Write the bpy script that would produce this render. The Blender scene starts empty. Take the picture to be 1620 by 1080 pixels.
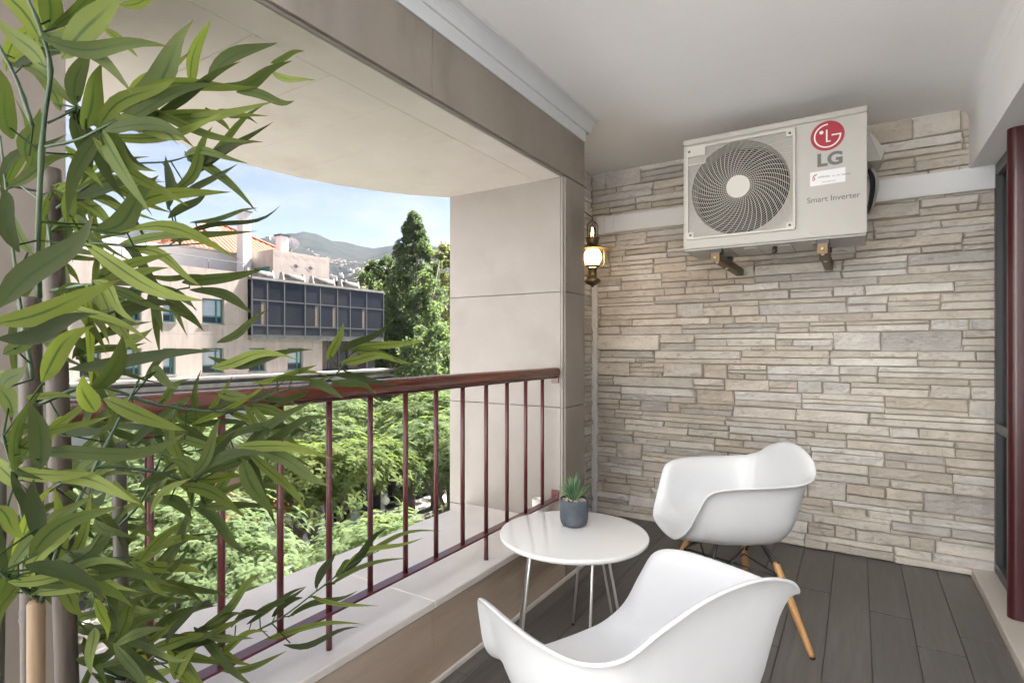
import bpy, bmesh, math, random
from mathutils import Vector, Matrix, noise
R = math.radians
random.seed(7)
S = bpy.context.scene
COL = S.collection

# ------------------------------------------------------------------ camera
CAM_Z, F_PX, HORIZ = 1.25, 874.0, 549.0
YAW = R(32.0)
FW = Vector((-math.sin(YAW), math.cos(YAW), 0)); RT = Vector((math.cos(YAW), math.sin(YAW), 0)); UP = Vector((0, 0, 1))
EYE = Vector((0, 0, CAM_Z))
cd = bpy.data.cameras.new('camera'); cam = bpy.data.objects.new('camera', cd); COL.objects.link(cam)
cam.location = EYE; cam.rotation_euler = (R(90), 0, YAW)
cd.sensor_width = 36; cd.lens = 36 * F_PX / 1620; cd.shift_y = (HORIZ - 540) / 1620
cd.clip_start = 0.05; cd.clip_end = 20000
S.camera = cam
# ------------------------------------------------------------------ world, sun, exposure
SUN_DIR = Vector((0.10, 0.62, 0.78)).normalized()
w = bpy.data.worlds.new('World'); S.world = w; w.use_nodes = True
nt = w.node_tree; nt.nodes.clear()
wo = nt.nodes.new('ShaderNodeOutputWorld'); bg = nt.nodes.new('ShaderNodeBackground')
sky = nt.nodes.new('ShaderNodeTexSky'); sky.sky_type = 'NISHITA'; sky.sun_disc = False
sky.sun_elevation = math.asin(SUN_DIR.z); sky.sun_rotation = math.atan2(SUN_DIR.x, SUN_DIR.y)
sky.air_density = 0.21; sky.dust_density = 0.6; sky.ozone_density = 2.0; sky.altitude = 0
bg.inputs['Strength'].default_value = 0.05
tc = nt.nodes.new('ShaderNodeTexCoord'); mp = nt.nodes.new('ShaderNodeMapping'); mp.inputs['Scale'].default_value = (1, 1, 3.4)
cn = nt.nodes.new('ShaderNodeTexNoise'); cn.inputs['Scale'].default_value = 5.5; cn.inputs['Detail'].default_value = 9; cn.inputs['Roughness'].default_value = 0.58
mp.inputs['Location'].default_value = (0.32, 0.1, 0.35)
cr = nt.nodes.new('ShaderNodeValToRGB'); cr.color_ramp.elements[0].position = 0.45; cr.color_ramp.elements[1].position = 0.68
cr.color_ramp.elements[1].color = (0.85, 0.85, 0.85, 1); cr.color_ramp.elements[0].color = (0.06, 0.06, 0.06, 1)
mx = nt.nodes.new('ShaderNodeMixRGB'); mx.inputs[2].default_value = (1.75, 1.83, 1.93, 1)
L = nt.links.new
L(tc.outputs['Generated'], mp.inputs['Vector']); L(mp.outputs[0], cn.inputs['Vector']); L(cn.outputs['Fac'], cr.inputs[0])
L(cr.outputs[0], mx.inputs[0]); L(sky.outputs[0], mx.inputs[1]); L(mx.outputs[0], bg.inputs['Color']); L(bg.outputs[0], wo.inputs[0])
sd = bpy.data.lights.new('sun', 'SUN'); sd.energy = 4.8; sd.angle = R(2.5); sd.color = (1, 0.98, 0.955)
so = bpy.data.objects.new('sun', sd); COL.objects.link(so); so.rotation_euler = (-SUN_DIR).to_track_quat('-Z', 'Y').to_euler()
S.view_settings.view_transform = 'Standard'; S.view_settings.look = 'None'; S.view_settings.gamma = 1
S.view_settings.use_curve_mapping = False; S.view_settings.exposure = 3.17
S.cycles.use_denoising = True; S.cycles.max_bounces = 14; S.cycles.diffuse_bounces = 8; S.cycles.transparent_max_bounces = 16
S.cycles.caustics_reflective = False; S.cycles.caustics_refractive = False
S.cycles.sample_clamp_indirect = 6

# ------------------------------------------------------------------ helpers
def px(u, v, t):
    return EYE + t * (FW + (u - 810) / F_PX * RT + (HORIZ - v) / F_PX * UP)
def ray_x(u, v, X):
    d = FW + (u - 810) / F_PX * RT + (HORIZ - v) / F_PX * UP
    return EYE + d * (X / d.x)
def ray_y(u, v, Y):
    d = FW + (u - 810) / F_PX * RT + (HORIZ - v) / F_PX * UP
    return EYE + d * (Y / d.y)

def tag(o, label=None, cat=None, group=None, kind=None):
    if label: o['label'] = label
    if cat: o['category'] = cat
    if group: o['group'] = group
    if kind: o['kind'] = kind
    return o
def empty(name, loc=(0, 0, 0), rz=0.0):
    o = bpy.data.objects.new(name, None); COL.objects.link(o); o.location = loc; o.rotation_euler = (0, 0, rz)
    o.empty_display_size = 0.1
    return o
def thing(name, label, cat, loc=(0, 0, 0), rz=0.0, group=None):
    return tag(empty(name, loc, rz), label, cat, group)
def origin_of(p):
    v = Vector((0, 0, 0))
    while p is not None:
        v += p.location; p = p.parent
    return v
def link_mesh(name, me, m=None, parent=None, smooth=False):
    o = bpy.data.objects.new(name, me); COL.objects.link(o)
    if m is not None and not me.materials: me.materials.append(M[m] if isinstance(m, str) else m)
    if parent is not None: o.parent = parent
    if smooth: me.polygons.foreach_set('use_smooth', [True] * len(me.polygons))
    return o
def pyobj(name, verts, faces, m, parent=None, smooth=False, local=False):
    """verts are world coordinates unless local"""
    if parent is not None and not local:
        c = origin_of(parent); verts = [(v[0] - c.x, v[1] - c.y, v[2] - c.z) for v in verts]
    me = bpy.data.meshes.new(name); me.from_pydata([tuple(v) for v in verts], [], faces); me.update()
    return link_mesh(name, me, m, parent, smooth)
def bmobj(name, bm, m, parent=None, smooth=False, local=False):
    if parent is not None and not local:
        bmesh.ops.translate(bm, verts=bm.verts, vec=-origin_of(parent))
    bmesh.ops.recalc_face_normals(bm, faces=bm.faces)
    me = bpy.data.meshes.new(name); bm.to_mesh(me); bm.free()
    return link_mesh(name, me, m, parent, smooth)
def bm_box(bm, x0, x1, y0, y1, z0, z1, bev=0.0, seg=1):
    r = bmesh.ops.create_cube(bm, size=1.0)
    vs = r['verts']
    bmesh.ops.scale(bm, verts=vs, vec=(abs(x1 - x0), abs(y1 - y0), abs(z1 - z0)))
    bmesh.ops.translate(bm, verts=vs, vec=((x0 + x1) / 2, (y0 + y1) / 2, (z0 + z1) / 2))
    if bev > 0:
        es = list({e for v in vs for e in v.link_edges})
        bmesh.ops.bevel(bm, geom=es, offset=bev, segments=seg, affect='EDGES', profile=0.5)
    return vs
def box(name, x0, x1, y0, y1, z0, z1, m, parent=None, bev=0.0, seg=1, local=False, smooth=False):
    bm = bmesh.new(); bm_box(bm, x0, x1, y0, y1, z0, z1, bev, seg)
    return bmobj(name, bm, m, parent, smooth, local)
def bm_tube(bm, pts, rad, n=8, cap=True):
    pts = [Vector(p) for p in pts]; k = len(pts)
    rads = rad if isinstance(rad, (list, tuple)) else [rad] * k
    prev = None; rings = []
    for i, p in enumerate(pts):
        d = (pts[min(i + 1, k - 1)] - pts[max(i - 1, 0)]).normalized()
        a = prev if prev is not None else (Vector((0, 0, 1)) if abs(d.z) < 0.9 else Vector((1, 0, 0)))
        a = (a - d * a.dot(d)).normalized(); prev = a; b = d.cross(a)
        rings.append([bm.verts.new(p + (a * math.cos(2 * math.pi * j / n) + b * math.sin(2 * math.pi * j / n)) * rads[i]) for j in range(n)])
    for i in range(k - 1):
        for j in range(n):
            bm.faces.new((rings[i][j], rings[i][(j + 1) % n], rings[i + 1][(j + 1) % n], rings[i + 1][j]))
    if cap:
        bm.faces.new(rings[0][::-1]); bm.faces.new(rings[-1])
def tube(name, pts, rad, m, parent=None, n=8, smooth=True, local=False, cap=True):
    bm = bmesh.new(); bm_tube(bm, pts, rad, n, cap)
    return bmobj(name, bm, m, parent, smooth, local)
def lathe(name, prof, c, m, parent=None, n=28, smooth=True, local=False):
    bm = bmesh.new(); rings = []
    for r, z in prof:
        if r < 1e-5: rings.append([bm.verts.new((c[0], c[1], c[2] + z))])
        else: rings.append([bm.verts.new((c[0] + r * math.cos(2 * math.pi * j / n), c[1] + r * math.sin(2 * math.pi * j / n), c[2] + z)) for j in range(n)])
    for a, b in zip(rings, rings[1:]):
        for j in range(n):
            k = (j + 1) % n
            if len(a) == 1 and len(b) == 1: continue
            if len(a) == 1: bm.faces.new((a[0], b[k], b[j]))
            elif len(b) == 1: bm.faces.new((a[j], a[k], b[0]))
            else: bm.faces.new((a[j], a[k], b[k], b[j]))
    o = bmobj(name, bm, m, parent, smooth, local)
    return o
def catmull(P, n, closed=False):
    P = [Vector(p) for p in P]; out = []; k = len(P)
    segs = k if closed else k - 1
    for i in range(segs):
        p1, p2 = P[i], P[(i + 1) % k]
        p0 = P[(i - 1) % k] if closed or i > 0 else p1 * 2 - p2
        p3 = P[(i + 2) % k] if closed or i + 2 < k else p2 * 2 - p1
        for j in range(n):
            t = j / n
            out.append(0.5 * ((2 * p1) + (p2 - p0) * t + (2 * p0 - 5 * p1 + 4 * p2 - p3) * t * t + (3 * p1 - p0 - 3 * p2 + p3) * t ** 3))
    if not closed: out.append(P[-1])
    return out
def smooth_by_angle(o, ang=35):
    me = o.data
    for p in me.polygons: p.use_smooth = True
    bm = bmesh.new(); bm.from_mesh(me)
    for e in bm.edges:
        if len(e.link_faces) == 2 and e.calc_face_angle(0) > R(ang): e.smooth = False
    bm.to_mesh(me); bm.free()
    return o
def copy_tree(o, parent=None):
    c = o.copy(); COL.objects.link(c)
    if parent is not None: c.parent = parent
    for ch in list(KIDS.get(o.name, [])): copy_tree(ch, c)
    return c
KIDS = {}
def index_kids():
    KIDS.clear()
    for o in COL.objects:
        if o.parent: KIDS.setdefault(o.parent.name, []).append(o)

# ------------------------------------------------------------------ materials
M = {}
def rgb(c): return (c[0], c[1], c[2], 1)
def mat(name, c1, c2=None, scale=3.0, rough=0.6, bump=0.0, bscale=40.0, metal=0.0, spec=0.5, stretch=(1, 1, 1), detail=6,
        lo=0.35, hi=0.65, objrand=None, coat=0.0, obj_coord=True, c3=None, s3=14.0, rvar=0.0):
    m = bpy.data.materials.new(name); m.use_nodes = True; n = m.node_tree; b = n.nodes['Principled BSDF']
    b.inputs['Roughness'].default_value = rough; b.inputs['Metallic'].default_value = metal
    b.inputs['Specular IOR Level'].default_value = spec; b.inputs['Coat Weight'].default_value = coat
    b.inputs['Base Color'].default_value = rgb(c1)
    tcn = n.nodes.new('ShaderNodeTexCoord'); mpn = n.nodes.new('ShaderNodeMapping'); mpn.inputs['Scale'].default_value = stretch
    n.links.new(tcn.outputs['Object' if obj_coord else 'Generated'], mpn.inputs['Vector'])
    col = None
    if c2 is not None:
        nz = n.nodes.new('ShaderNodeTexNoise'); nz.inputs['Scale'].default_value = scale; nz.inputs['Detail'].default_value = detail
        nz.inputs['Roughness'].default_value = 0.6
        ramp = n.nodes.new('ShaderNodeValToRGB'); ramp.color_ramp.elements[0].position = lo; ramp.color_ramp.elements[1].position = hi
        ramp.color_ramp.elements[0].color = rgb(c1); ramp.color_ramp.elements[1].color = rgb(c2)
        n.links.new(mpn.outputs[0], nz.inputs['Vector']); n.links.new(nz.outputs['Fac'], ramp.inputs[0]); col = ramp.outputs[0]
        if rvar:
            mr = n.nodes.new('ShaderNodeMapRange'); mr.inputs['To Min'].default_value = rough - rvar; mr.inputs['To Max'].default_value = rough + rvar
            n.links.new(nz.outputs['Fac'], mr.inputs[0]); n.links.new(mr.outputs[0], b.inputs['Roughness'])
    if c3 is not None:
        nz3 = n.nodes.new('ShaderNodeTexNoise'); nz3.inputs['Scale'].default_value = s3; nz3.inputs['Detail'].default_value = 8
        r3 = n.nodes.new('ShaderNodeValToRGB'); r3.color_ramp.elements[0].position = 0.55; r3.color_ramp.elements[1].position = 0.72
        n.links.new(mpn.outputs[0], nz3.inputs['Vector']); n.links.new(nz3.outputs['Fac'], r3.inputs[0])
        mx3 = n.nodes.new('ShaderNodeMixRGB'); mx3.inputs[2].default_value = rgb(c3)
        n.links.new(r3.outputs[0], mx3.inputs[0])
        if col is not None: n.links.new(col, mx3.inputs[1])
        else: mx3.inputs[1].default_value = rgb(c1)
        col = mx3.outputs[0]
    if objrand is not None:      # list of colours picked per object
        oi = n.nodes.new('ShaderNodeObjectInfo'); rp = n.nodes.new('ShaderNodeValToRGB')
        el = rp.color_ramp.elements
        while len(el) < len(objrand): el.new(0.5)
        for i, c in enumerate(objrand): el[i].position = i / (len(objrand) - 1); el[i].color = rgb(c)
        n.links.new(oi.outputs['Random'], rp.inputs[0])
        if col is not None:
            mm = n.nodes.new('ShaderNodeMixRGB'); mm.blend_type = 'MULTIPLY'; mm.inputs[0].default_value = 1
            n.links.new(rp.outputs[0], mm.inputs[1]); n.links.new(col, mm.inputs[2]); col = mm.outputs[0]
        else: col = rp.outputs[0]
    if col is not None: n.links.new(col, b.inputs['Base Color'])
    if bump > 0:
        nb = n.nodes.new('ShaderNodeTexNoise'); nb.inputs['Scale'].default_value = bscale; nb.inputs['Detail'].default_value = 8
        nb.inputs['Roughness'].default_value = 0.65
        bp = n.nodes.new('ShaderNodeBump'); bp.inputs['Strength'].default_value = bump; bp.inputs['Distance'].default_value = 0.01
        n.links.new(mpn.outputs[0], nb.inputs['Vector']); n.links.new(nb.outputs['Fac'], bp.inputs['Height']); n.links.new(bp.outputs[0], b.inputs['Normal'])
    M[name] = m
    return m
mat('plaster', (0.90, 0.90, 0.90), (0.87, 0.87, 0.87), 1.5, 0.85, 0.05, 60)
mat('moulding', (0.60, 0.615, 0.63), None, rough=0.55)
mat('limestone', (0.225, 0.190, 0.160), (0.285, 0.245, 0.208), 2.2, 0.55, 0.05, 70, stretch=(1, 1, 0.45), c3=(0.17, 0.142, 0.115), s3=3.0, detail=8)  # lintel and pier faces: their unlit side darkened in the base colour
mat('limestone_pale', (0.240, 0.212, 0.185), (0.275, 0.247, 0.220), 2.0, 0.45, 0.04, 60, c3=(0.215, 0.187, 0.158), s3=2.2, detail=8)
mat('limestone_lightened', (0.60, 0.55, 0.49), (0.67, 0.62, 0.56), 2.0, 0.45, 0.04, 60, c3=(0.54, 0.48, 0.415), s3=2.2, detail=8)  # lighter copy: the soffit's outdoor light put into the colour
mat('limestone_veined', (0.40, 0.31, 0.235), (0.52, 0.43, 0.35), 2.0, 0.42, 0.03, 60, stretch=(1, 0.5, 2.4), c3=(0.25, 0.185, 0.135), s3=2.4)
mat('limestone_sill', (0.72, 0.675, 0.63), (0.65, 0.605, 0.56), 3.0, 0.4, 0.03, 70)
mat('joint_dark', (0.14, 0.12, 0.10), None, rough=0.9)
mat('joint_shadow', (0.30, 0.26, 0.22), None, rough=0.9)
mat('ledge_stone', (0.80, 0.79, 0.78), (1.0, 1.0, 1.0), 9, 0.9, 1.0, 30, c3=(0.66, 0.63, 0.60), s3=18, detail=12, stretch=(1, 1, 1.8),
    objrand=[(0.72, 0.645, 0.55), (0.86, 0.81, 0.74), (0.60, 0.54, 0.47), (0.88, 0.845, 0.79), (0.54, 0.515, 0.49), (0.82, 0.77, 0.70), (0.66, 0.585, 0.495), (0.87, 0.84, 0.80), (0.62, 0.595, 0.57)])
mat('mortar', (0.34, 0.295, 0.25), None, rough=0.95)
mat('grout', (0.12, 0.11, 0.10), None, rough=0.9)
mat('plank_dark', (0.097, 0.092, 0.087), (0.137, 0.130, 0.123), 5, 0.38, 0.10, 60, stretch=(9, 0.6, 1), objrand=[(0.88, 0.87, 0.86), (1.12, 1.10, 1.08), (1.0, 0.99, 0.98)], rvar=0.12, c3=(0.150, 0.145, 0.138), s3=2.2)
mat('bounce_paving', (0.60, 0.58, 0.55), (0.54, 0.52, 0.49), 3, 0.8, 0.05)  # pale colour for the added terrace that bounces sun
mat('trunking', (0.80, 0.81, 0.82), None, rough=0.4)
mat('chair_white', (0.645, 0.655, 0.672), (0.625, 0.635, 0.65), 6, rough=0.34, rvar=0.08, spec=0.45)
mat('table_white', (0.82, 0.82, 0.81), None, rough=0.06, spec=0.6, coat=0.5)
mat('beech', (0.45, 0.235, 0.085), (0.54, 0.30, 0.12), 6, 0.4, 0.03, 80, stretch=(8, 8, 0.7))
mat('black_metal', (0.02, 0.022, 0.028), None, rough=0.4, spec=0.5)
mat('chrome', (0.80, 0.79, 0.77), None, rough=0.33, metal=0.75)
mat('rail_red', (0.115, 0.026, 0.028), (0.088, 0.02, 0.022), 8, 0.32, 0.02, 40, coat=0.3)
mat('rail_wood', (0.145, 0.038, 0.017), (0.095, 0.023, 0.012), 4, 0.25, 0.03, 60, stretch=(6, 0.8, 6), coat=0.5)
mat('door_red', (0.065, 0.011, 0.014), (0.052, 0.009, 0.012), 6, 0.3, 0.02, 50, coat=0.2)
mat('frame_dark', (0.07, 0.075, 0.08), None, rough=0.4)
mat('rubber', (0.02, 0.02, 0.02), None, rough=0.8)
mat('ac_white', (0.435, 0.42, 0.38), (0.41, 0.395, 0.36), 3, 0.45, 0.02, 90)
mat('ac_grille', (0.52, 0.50, 0.45), None, rough=0.45)
mat('ac_dark', (0.015, 0.013, 0.011), None, rough=0.8)
mat('ac_fan', (0.022, 0.02, 0.018), None, rough=0.6)
mat('logo_red', (0.33, 0.012, 0.03), None, rough=0.4)
mat('logo_white', (0.74, 0.70, 0.66), None, rough=0.4)
mat('logo_grey', (0.115, 0.12, 0.115), None, rough=0.5)
mat('sticker', (0.70, 0.70, 0.71), None, rough=0.45)
mat('zinc_gold', (0.13, 0.092, 0.04), (0.15, 0.078, 0.042), 9, 0.45, metal=0.5, rvar=0.1)
mat('brass_old', (0.20, 0.145, 0.075), (0.11, 0.085, 0.05), 18, 0.42, metal=0.85, bump=0.08, rvar=0.12)
mat('pot_slate', (0.055, 0.066, 0.085), (0.075, 0.086, 0.105), 20, 0.75, 0.1, 90, c3=(0.12, 0.13, 0.145), s3=9)
mat('pebble', (0.50, 0.40, 0.30), (0.72, 0.64, 0.54), 60, 0.7, 0.1, 120)
mat('cane', (0.042, 0.030, 0.023), (0.070, 0.052, 0.038), 9, 0.5, 0.1, 80, stretch=(6, 6, 0.5), c3=(0.026, 0.020, 0.016), s3=10)
mat('cane_split', (0.22, 0.15, 0.088), (0.165, 0.105, 0.058), 12, 0.6, 0.1, 80, stretch=(9, 9, 0.4))
mat('cane_grey', (0.085, 0.075, 0.061), (0.06, 0.052, 0.042), 9, 0.5, 0.1, 80, stretch=(6, 6, 0.5))
mat('stem_green', (0.018, 0.042, 0.018), (0.034, 0.066, 0.022), 15, 0.4)
mat('terracotta', (0.30, 0.26, 0.23), None, rough=0.8)
mat('soil', (0.05, 0.035, 0.025), None, rough=0.95, bump=0.5)
# outside
mat('pink_stone', (0.35, 0.285, 0.24), (0.41, 0.35, 0.30), 1.1, 0.7, 0.05, 8, stretch=(3, 3, 0.5), c3=(0.305, 0.24, 0.20), s3=2.2)
mat('white_wall', (0.74, 0.74, 0.735), (0.69, 0.69, 0.685), 0.8, 0.8)
mat('concrete', (0.25, 0.235, 0.215), (0.17, 0.155, 0.14), 2.4, 0.9, 0.3, 8)
mat('concrete_dark', (0.05, 0.048, 0.046), (0.13, 0.12, 0.11), 4, 0.9, 0.3, 9)
mat('teal_frame', (0.03, 0.13, 0.115), None, rough=0.5)
mat('pane_dark', (0.017, 0.017, 0.019), (0.028, 0.027, 0.029), 0.5, 0.06, spec=0.22, objrand=[(0.8, 0.8, 0.85), (1.3, 1.15, 1.0), (1.0, 1.0, 1.05), (0.7, 0.68, 0.66), (1.2, 1.2, 1.25)])  # brownish and darker pane tints stand in for reflections
mat('pane_light', (0.34, 0.37, 0.38), (0.22, 0.25, 0.26), 0.7, 0.1, spec=0.8)
mat('curtain', (0.12, 0.098, 0.075), None, rough=0.8)
mat('mullion', (0.055, 0.055, 0.058), None, rough=0.5)
mat('roof_tile', (0.24, 0.07, 0.033), (0.31, 0.105, 0.055), 2.5, 0.8, 0.2, 10)
mat('dark_tank', (0.03, 0.03, 0.035), None, rough=0.5)
mat('diamond', (0.30, 0.26, 0.235), (0.40, 0.34, 0.30), 6, 0.7)
mat('asphalt', (0.07, 0.07, 0.07), (0.05, 0.05, 0.05), 0.6, 0.9)
mat('pavement', (0.21, 0.185, 0.165), (0.16, 0.14, 0.125), 0.7, 0.9, 0.1, 6)
mat('hill', (0.008, 0.012, 0.011), (0.030, 0.030, 0.027), 0.012, 0.95, spec=0.0, obj_coord=True)
mat('house_wall', (0.7, 0.7, 0.7), None, rough=0.8, objrand=[(0.75, 0.73, 0.70), (0.62, 0.54, 0.46), (0.80, 0.78, 0.74), (0.55, 0.45, 0.38), (0.78, 0.76, 0.72)])
mat('house_roof', (0.42, 0.17, 0.09), None, rough=0.9, objrand=[(0.42, 0.18, 0.10), (0.34, 0.16, 0.10), (0.45, 0.30, 0.22)])
mat('bark', (0.10, 0.075, 0.055), (0.16, 0.13, 0.10), 5, 0.9, 0.5, 12)
mat('flower_red', (0.45, 0.05, 0.03), (0.6, 0.10, 0.05), 5, 0.7)
mat('lamp_globe', (0.78, 0.77, 0.72), None, rough=0.4)
mat('iron_dark', (0.03, 0.035, 0.035), None, rough=0.6)

def leafmat(name, ca, cb, trans=0.35, rough=0.45, scale=1.2, rand=None, midrib=False, objrand=False, spec=0.35):
    m = bpy.data.materials.new(name); m.use_nodes = True; n = m.node_tree; b = n.nodes['Principled BSDF']; out = n.nodes['Material Output']
    b.inputs['Roughness'].default_value = rough; b.inputs['Specular IOR Level'].default_value = spec
    if objrand:
        src = n.nodes.new('ShaderNodeObjectInfo').outputs['Random']
    else:
        t = n.nodes.new('ShaderNodeTexCoord'); nz = n.nodes.new('ShaderNodeTexNoise'); nz.inputs['Scale'].default_value = scale; nz.inputs['Detail'].default_value = 4
        n.links.new(t.outputs['Object'], nz.inputs['Vector'])
        mr = n.nodes.new('ShaderNodeMapRange'); mr.inputs['From Min'].default_value = 0.3; mr.inputs['From Max'].default_value = 0.7
        n.links.new(nz.outputs['Fac'], mr.inputs[0]); src = mr.outputs[0]
    rp = n.nodes.new('ShaderNodeValToRGB'); rp.color_ramp.elements[0].color = rgb(ca); rp.color_ramp.elements[1].color = rgb(cb)
    if rand:
        e = rp.color_ramp.elements.new(0.5); e.color = rgb(rand)
    n.links.new(src, rp.inputs[0]); col = rp.outputs[0]
    if midrib:
        uv = n.nodes.new('ShaderNodeUVMap'); sx = n.nodes.new('ShaderNodeSeparateXYZ'); n.links.new(uv.outputs[0], sx.inputs[0])
        a = n.nodes.new('ShaderNodeMath'); a.operation = 'SUBTRACT'; a.inputs[1].default_value = 0.5; n.links.new(sx.outputs[0], a.inputs[0])
        ab = n.nodes.new('ShaderNodeMath'); ab.operation = 'ABSOLUTE'; n.links.new(a.outputs[0], ab.inputs[0])
        # the dark printed vein fades out at 60 % of the leaf
        mr2 = n.nodes.new('ShaderNodeMapRange'); mr2.inputs['From Min'].default_value = 0.02; mr2.inputs['From Max'].default_value = 0.09
        mr2.inputs['To Min'].default_value = 1; mr2.inputs['To Max'].default_value = 0; n.links.new(ab.outputs[0], mr2.inputs[0])
        mr3 = n.nodes.new('ShaderNodeMapRange'); mr3.inputs['From Min'].default_value = 0.45; mr3.inputs['From Max'].default_value = 0.75
        mr3.inputs['To Min'].default_value = 0.75; mr3.inputs['To Max'].default_value = 0.0; n.links.new(sx.outputs[1], mr3.inputs[0])
        mu = n.nodes.new('ShaderNodeMath'); mu.operation = 'MULTIPLY'; n.links.new(mr2.outputs[0], mu.inputs[0]); n.links.new(mr3.outputs[0], mu.inputs[1])
        mxx = n.nodes.new('ShaderNodeMixRGB'); mxx.inputs[2].default_value = (0.02, 0.06, 0.018, 1)
        n.links.new(mu.outputs[0], mxx.inputs[0]); n.links.new(col, mxx.inputs[1]); col = mxx.outputs[0]
        mt = n.nodes.new('ShaderNodeMapRange'); mt.inputs['From Min'].default_value = 0.88; mt.inputs['From Max'].default_value = 1.0; mt.inputs['To Max'].default_value = 0.8
        n.links.new(sx.outputs[1], mt.inputs[0])
        mx4 = n.nodes.new('ShaderNodeMixRGB'); mx4.inputs[2].default_value = (0.11, 0.08, 0.03, 1)
        n.links.new(mt.outputs[0], mx4.inputs[0]); n.links.new(col, mx4.inputs[1]); col = mx4.outputs[0]
        wv = n.nodes.new('ShaderNodeTexWave'); wv.bands_direction = 'X'; wv.inputs['Scale'].default_value = 9; wv.inputs['Distortion'].default_value = 0.6
        n.links.new(uv.outputs[0], wv.inputs['Vector'])
        bp = n.nodes.new('ShaderNodeBump'); bp.inputs['Strength'].default_value = 0.12; bp.inputs['Distance'].default_value = 0.002
        n.links.new(wv.outputs['Fac'], bp.inputs['Height']); n.links.new(bp.outputs[0], b.inputs['Normal'])
    n.links.new(col, b.inputs['Base Color'])
    tr = n.nodes.new('ShaderNodeBsdfTranslucent'); ms = n.nodes.new('ShaderNodeMixShader'); ms.inputs[0].default_value = trans
    hs = n.nodes.new('ShaderNodeMixRGB'); hs.blend_type = 'MULTIPLY'; hs.inputs[0].default_value = 1; hs.inputs[2].default_value = (1.4, 1.45, 0.8, 1)
    n.links.new(col, hs.inputs[1]); n.links.new(hs.outputs[0], tr.inputs['Color'])
    n.links.new(b.outputs[0], ms.inputs[1]); n.links.new(tr.outputs[0], ms.inputs[2]); n.links.new(ms.outputs[0], out.inputs[0])
    M[name] = m
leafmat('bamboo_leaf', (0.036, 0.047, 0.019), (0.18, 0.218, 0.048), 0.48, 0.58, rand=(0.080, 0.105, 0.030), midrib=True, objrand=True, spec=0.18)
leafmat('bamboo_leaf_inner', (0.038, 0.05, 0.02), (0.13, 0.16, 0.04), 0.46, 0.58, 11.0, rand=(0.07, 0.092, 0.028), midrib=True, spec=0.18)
leafmat('fern_leaf', (0.11, 0.152, 0.074), (0.165, 0.205, 0.10), 0.5, 0.8, 0.5, rand=(0.135, 0.178, 0.085), spec=0.08)
leafmat('fern_leaf_dry', (0.095, 0.14, 0.048), (0.15, 0.17, 0.062), 0.5, 0.8, 0.5, spec=0.08)
leafmat('dark_leaf', (0.085, 0.12, 0.066), (0.15, 0.19, 0.105), 0.5, 0.75, 0.35, spec=0.1)
leafmat('olive_leaf', (0.13, 0.15, 0.05), (0.25, 0.25, 0.10), 0.3, 0.6, 0.3)
leafmat('succulent', (0.10, 0.22, 0.12), (0.30, 0.42, 0.20), 0.15, 0.5, 9.0)

def glassmat(name, tint, rough=0.0, refl=None):
    m = bpy.data.materials.new(name); m.use_nodes = True; n = m.node_tree; out = n.nodes['Material Output']
    n.nodes.remove(n.nodes['Principled BSDF'])
    tr = n.nodes.new('ShaderNodeBsdfTransparent'); tr.inputs[0].default_value = rgb(tint)
    gl = n.nodes.new('ShaderNodeBsdfGlossy'); gl.inputs['Roughness'].default_value = rough
    fr = n.nodes.new('ShaderNodeFresnel'); fr.inputs[0].default_value = 1.5; ms = n.nodes.new('ShaderNodeMixShader')
    n.links.new(fr.outputs[0], ms.inputs[0]); n.links.new(tr.outputs[0], ms.inputs[1]); n.links.new(gl.outputs[0], ms.inputs[2]); n.links.new(ms.outputs[0], out.inputs[0])
    M[name] = m
glassmat('glass', (0.86, 0.88, 0.88)); glassmat('glass_dark', (0.30, 0.32, 0.34))
def emitmat(name, c, s):
    m = bpy.data.materials.new(name); m.use_nodes = True; b = m.node_tree.nodes['Principled BSDF']
    b.inputs['Base Color'].default_value = rgb((0.8, 0.78, 0.72)); b.inputs['Emission Color'].default_value = rgb(c); b.inputs['Emission Strength'].default_value = s
    M[name] = m
mat('upper_white', (0.50, 0.50, 0.50), (0.45, 0.45, 0.45), 0.8, 0.8)
emitmat('lit_globe', (1.0, 0.74, 0.42), 6.0)
#PART2
# ================================================================== BALCONY STRUCTURE
XI, XO, YW, ZC = -1.33, -1.97, 3.92, 2.56
YA, YB = 0.46, 2.66          # the bay opening
YP = 2.917                   # far side of the pier
ZL, ZLT, ZS = 2.164, 2.425, 0.316
XD = 0.53                    # threshold / beam face
XR = -1.72                   # recess side wall
YE = -1.3                    # floor end behind the camera
YR = 1.15                     # the roofed part begins here
YG_ = 2.42                   # the door wall begins here
YQ = 0.2                     # the parapet begins here
# floor with planks
fl = tag(box('floor', XR, XD + 0.3, YE, YW, -0.06, -0.006, 'grout'), kind='structure')
pw = 0.163; rows = []
x = 0.375 + pw
k = 0
while x > XR:
    x0 = max(x - pw, XR); x1 = min(x, XD)
    y = YE - random.uniform(0, 1.5) if k else YE - 0.3
    while y < YW:
        y1 = y + 1.55
        a, b = max(y, YE), min(y1, YW - 0.005)
        if b - a > 0.02 and x1 - x0 > 0.01:
            box('plank', x0 + 0.0015, x1 - 0.0015, a + 0.0015, b - 0.0015, -0.02, 0.0, 'plank_dark', fl, 0.0015)
        y = y1
    x -= pw; k += 1
# pale terrace added behind the camera to bounce sun inward
terr = tag(box('bounce_terrace', -1.97, 14.0, -6.81, YE - 0.01, -0.3, -0.01, 'bounce_paving'), kind='structure')
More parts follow.
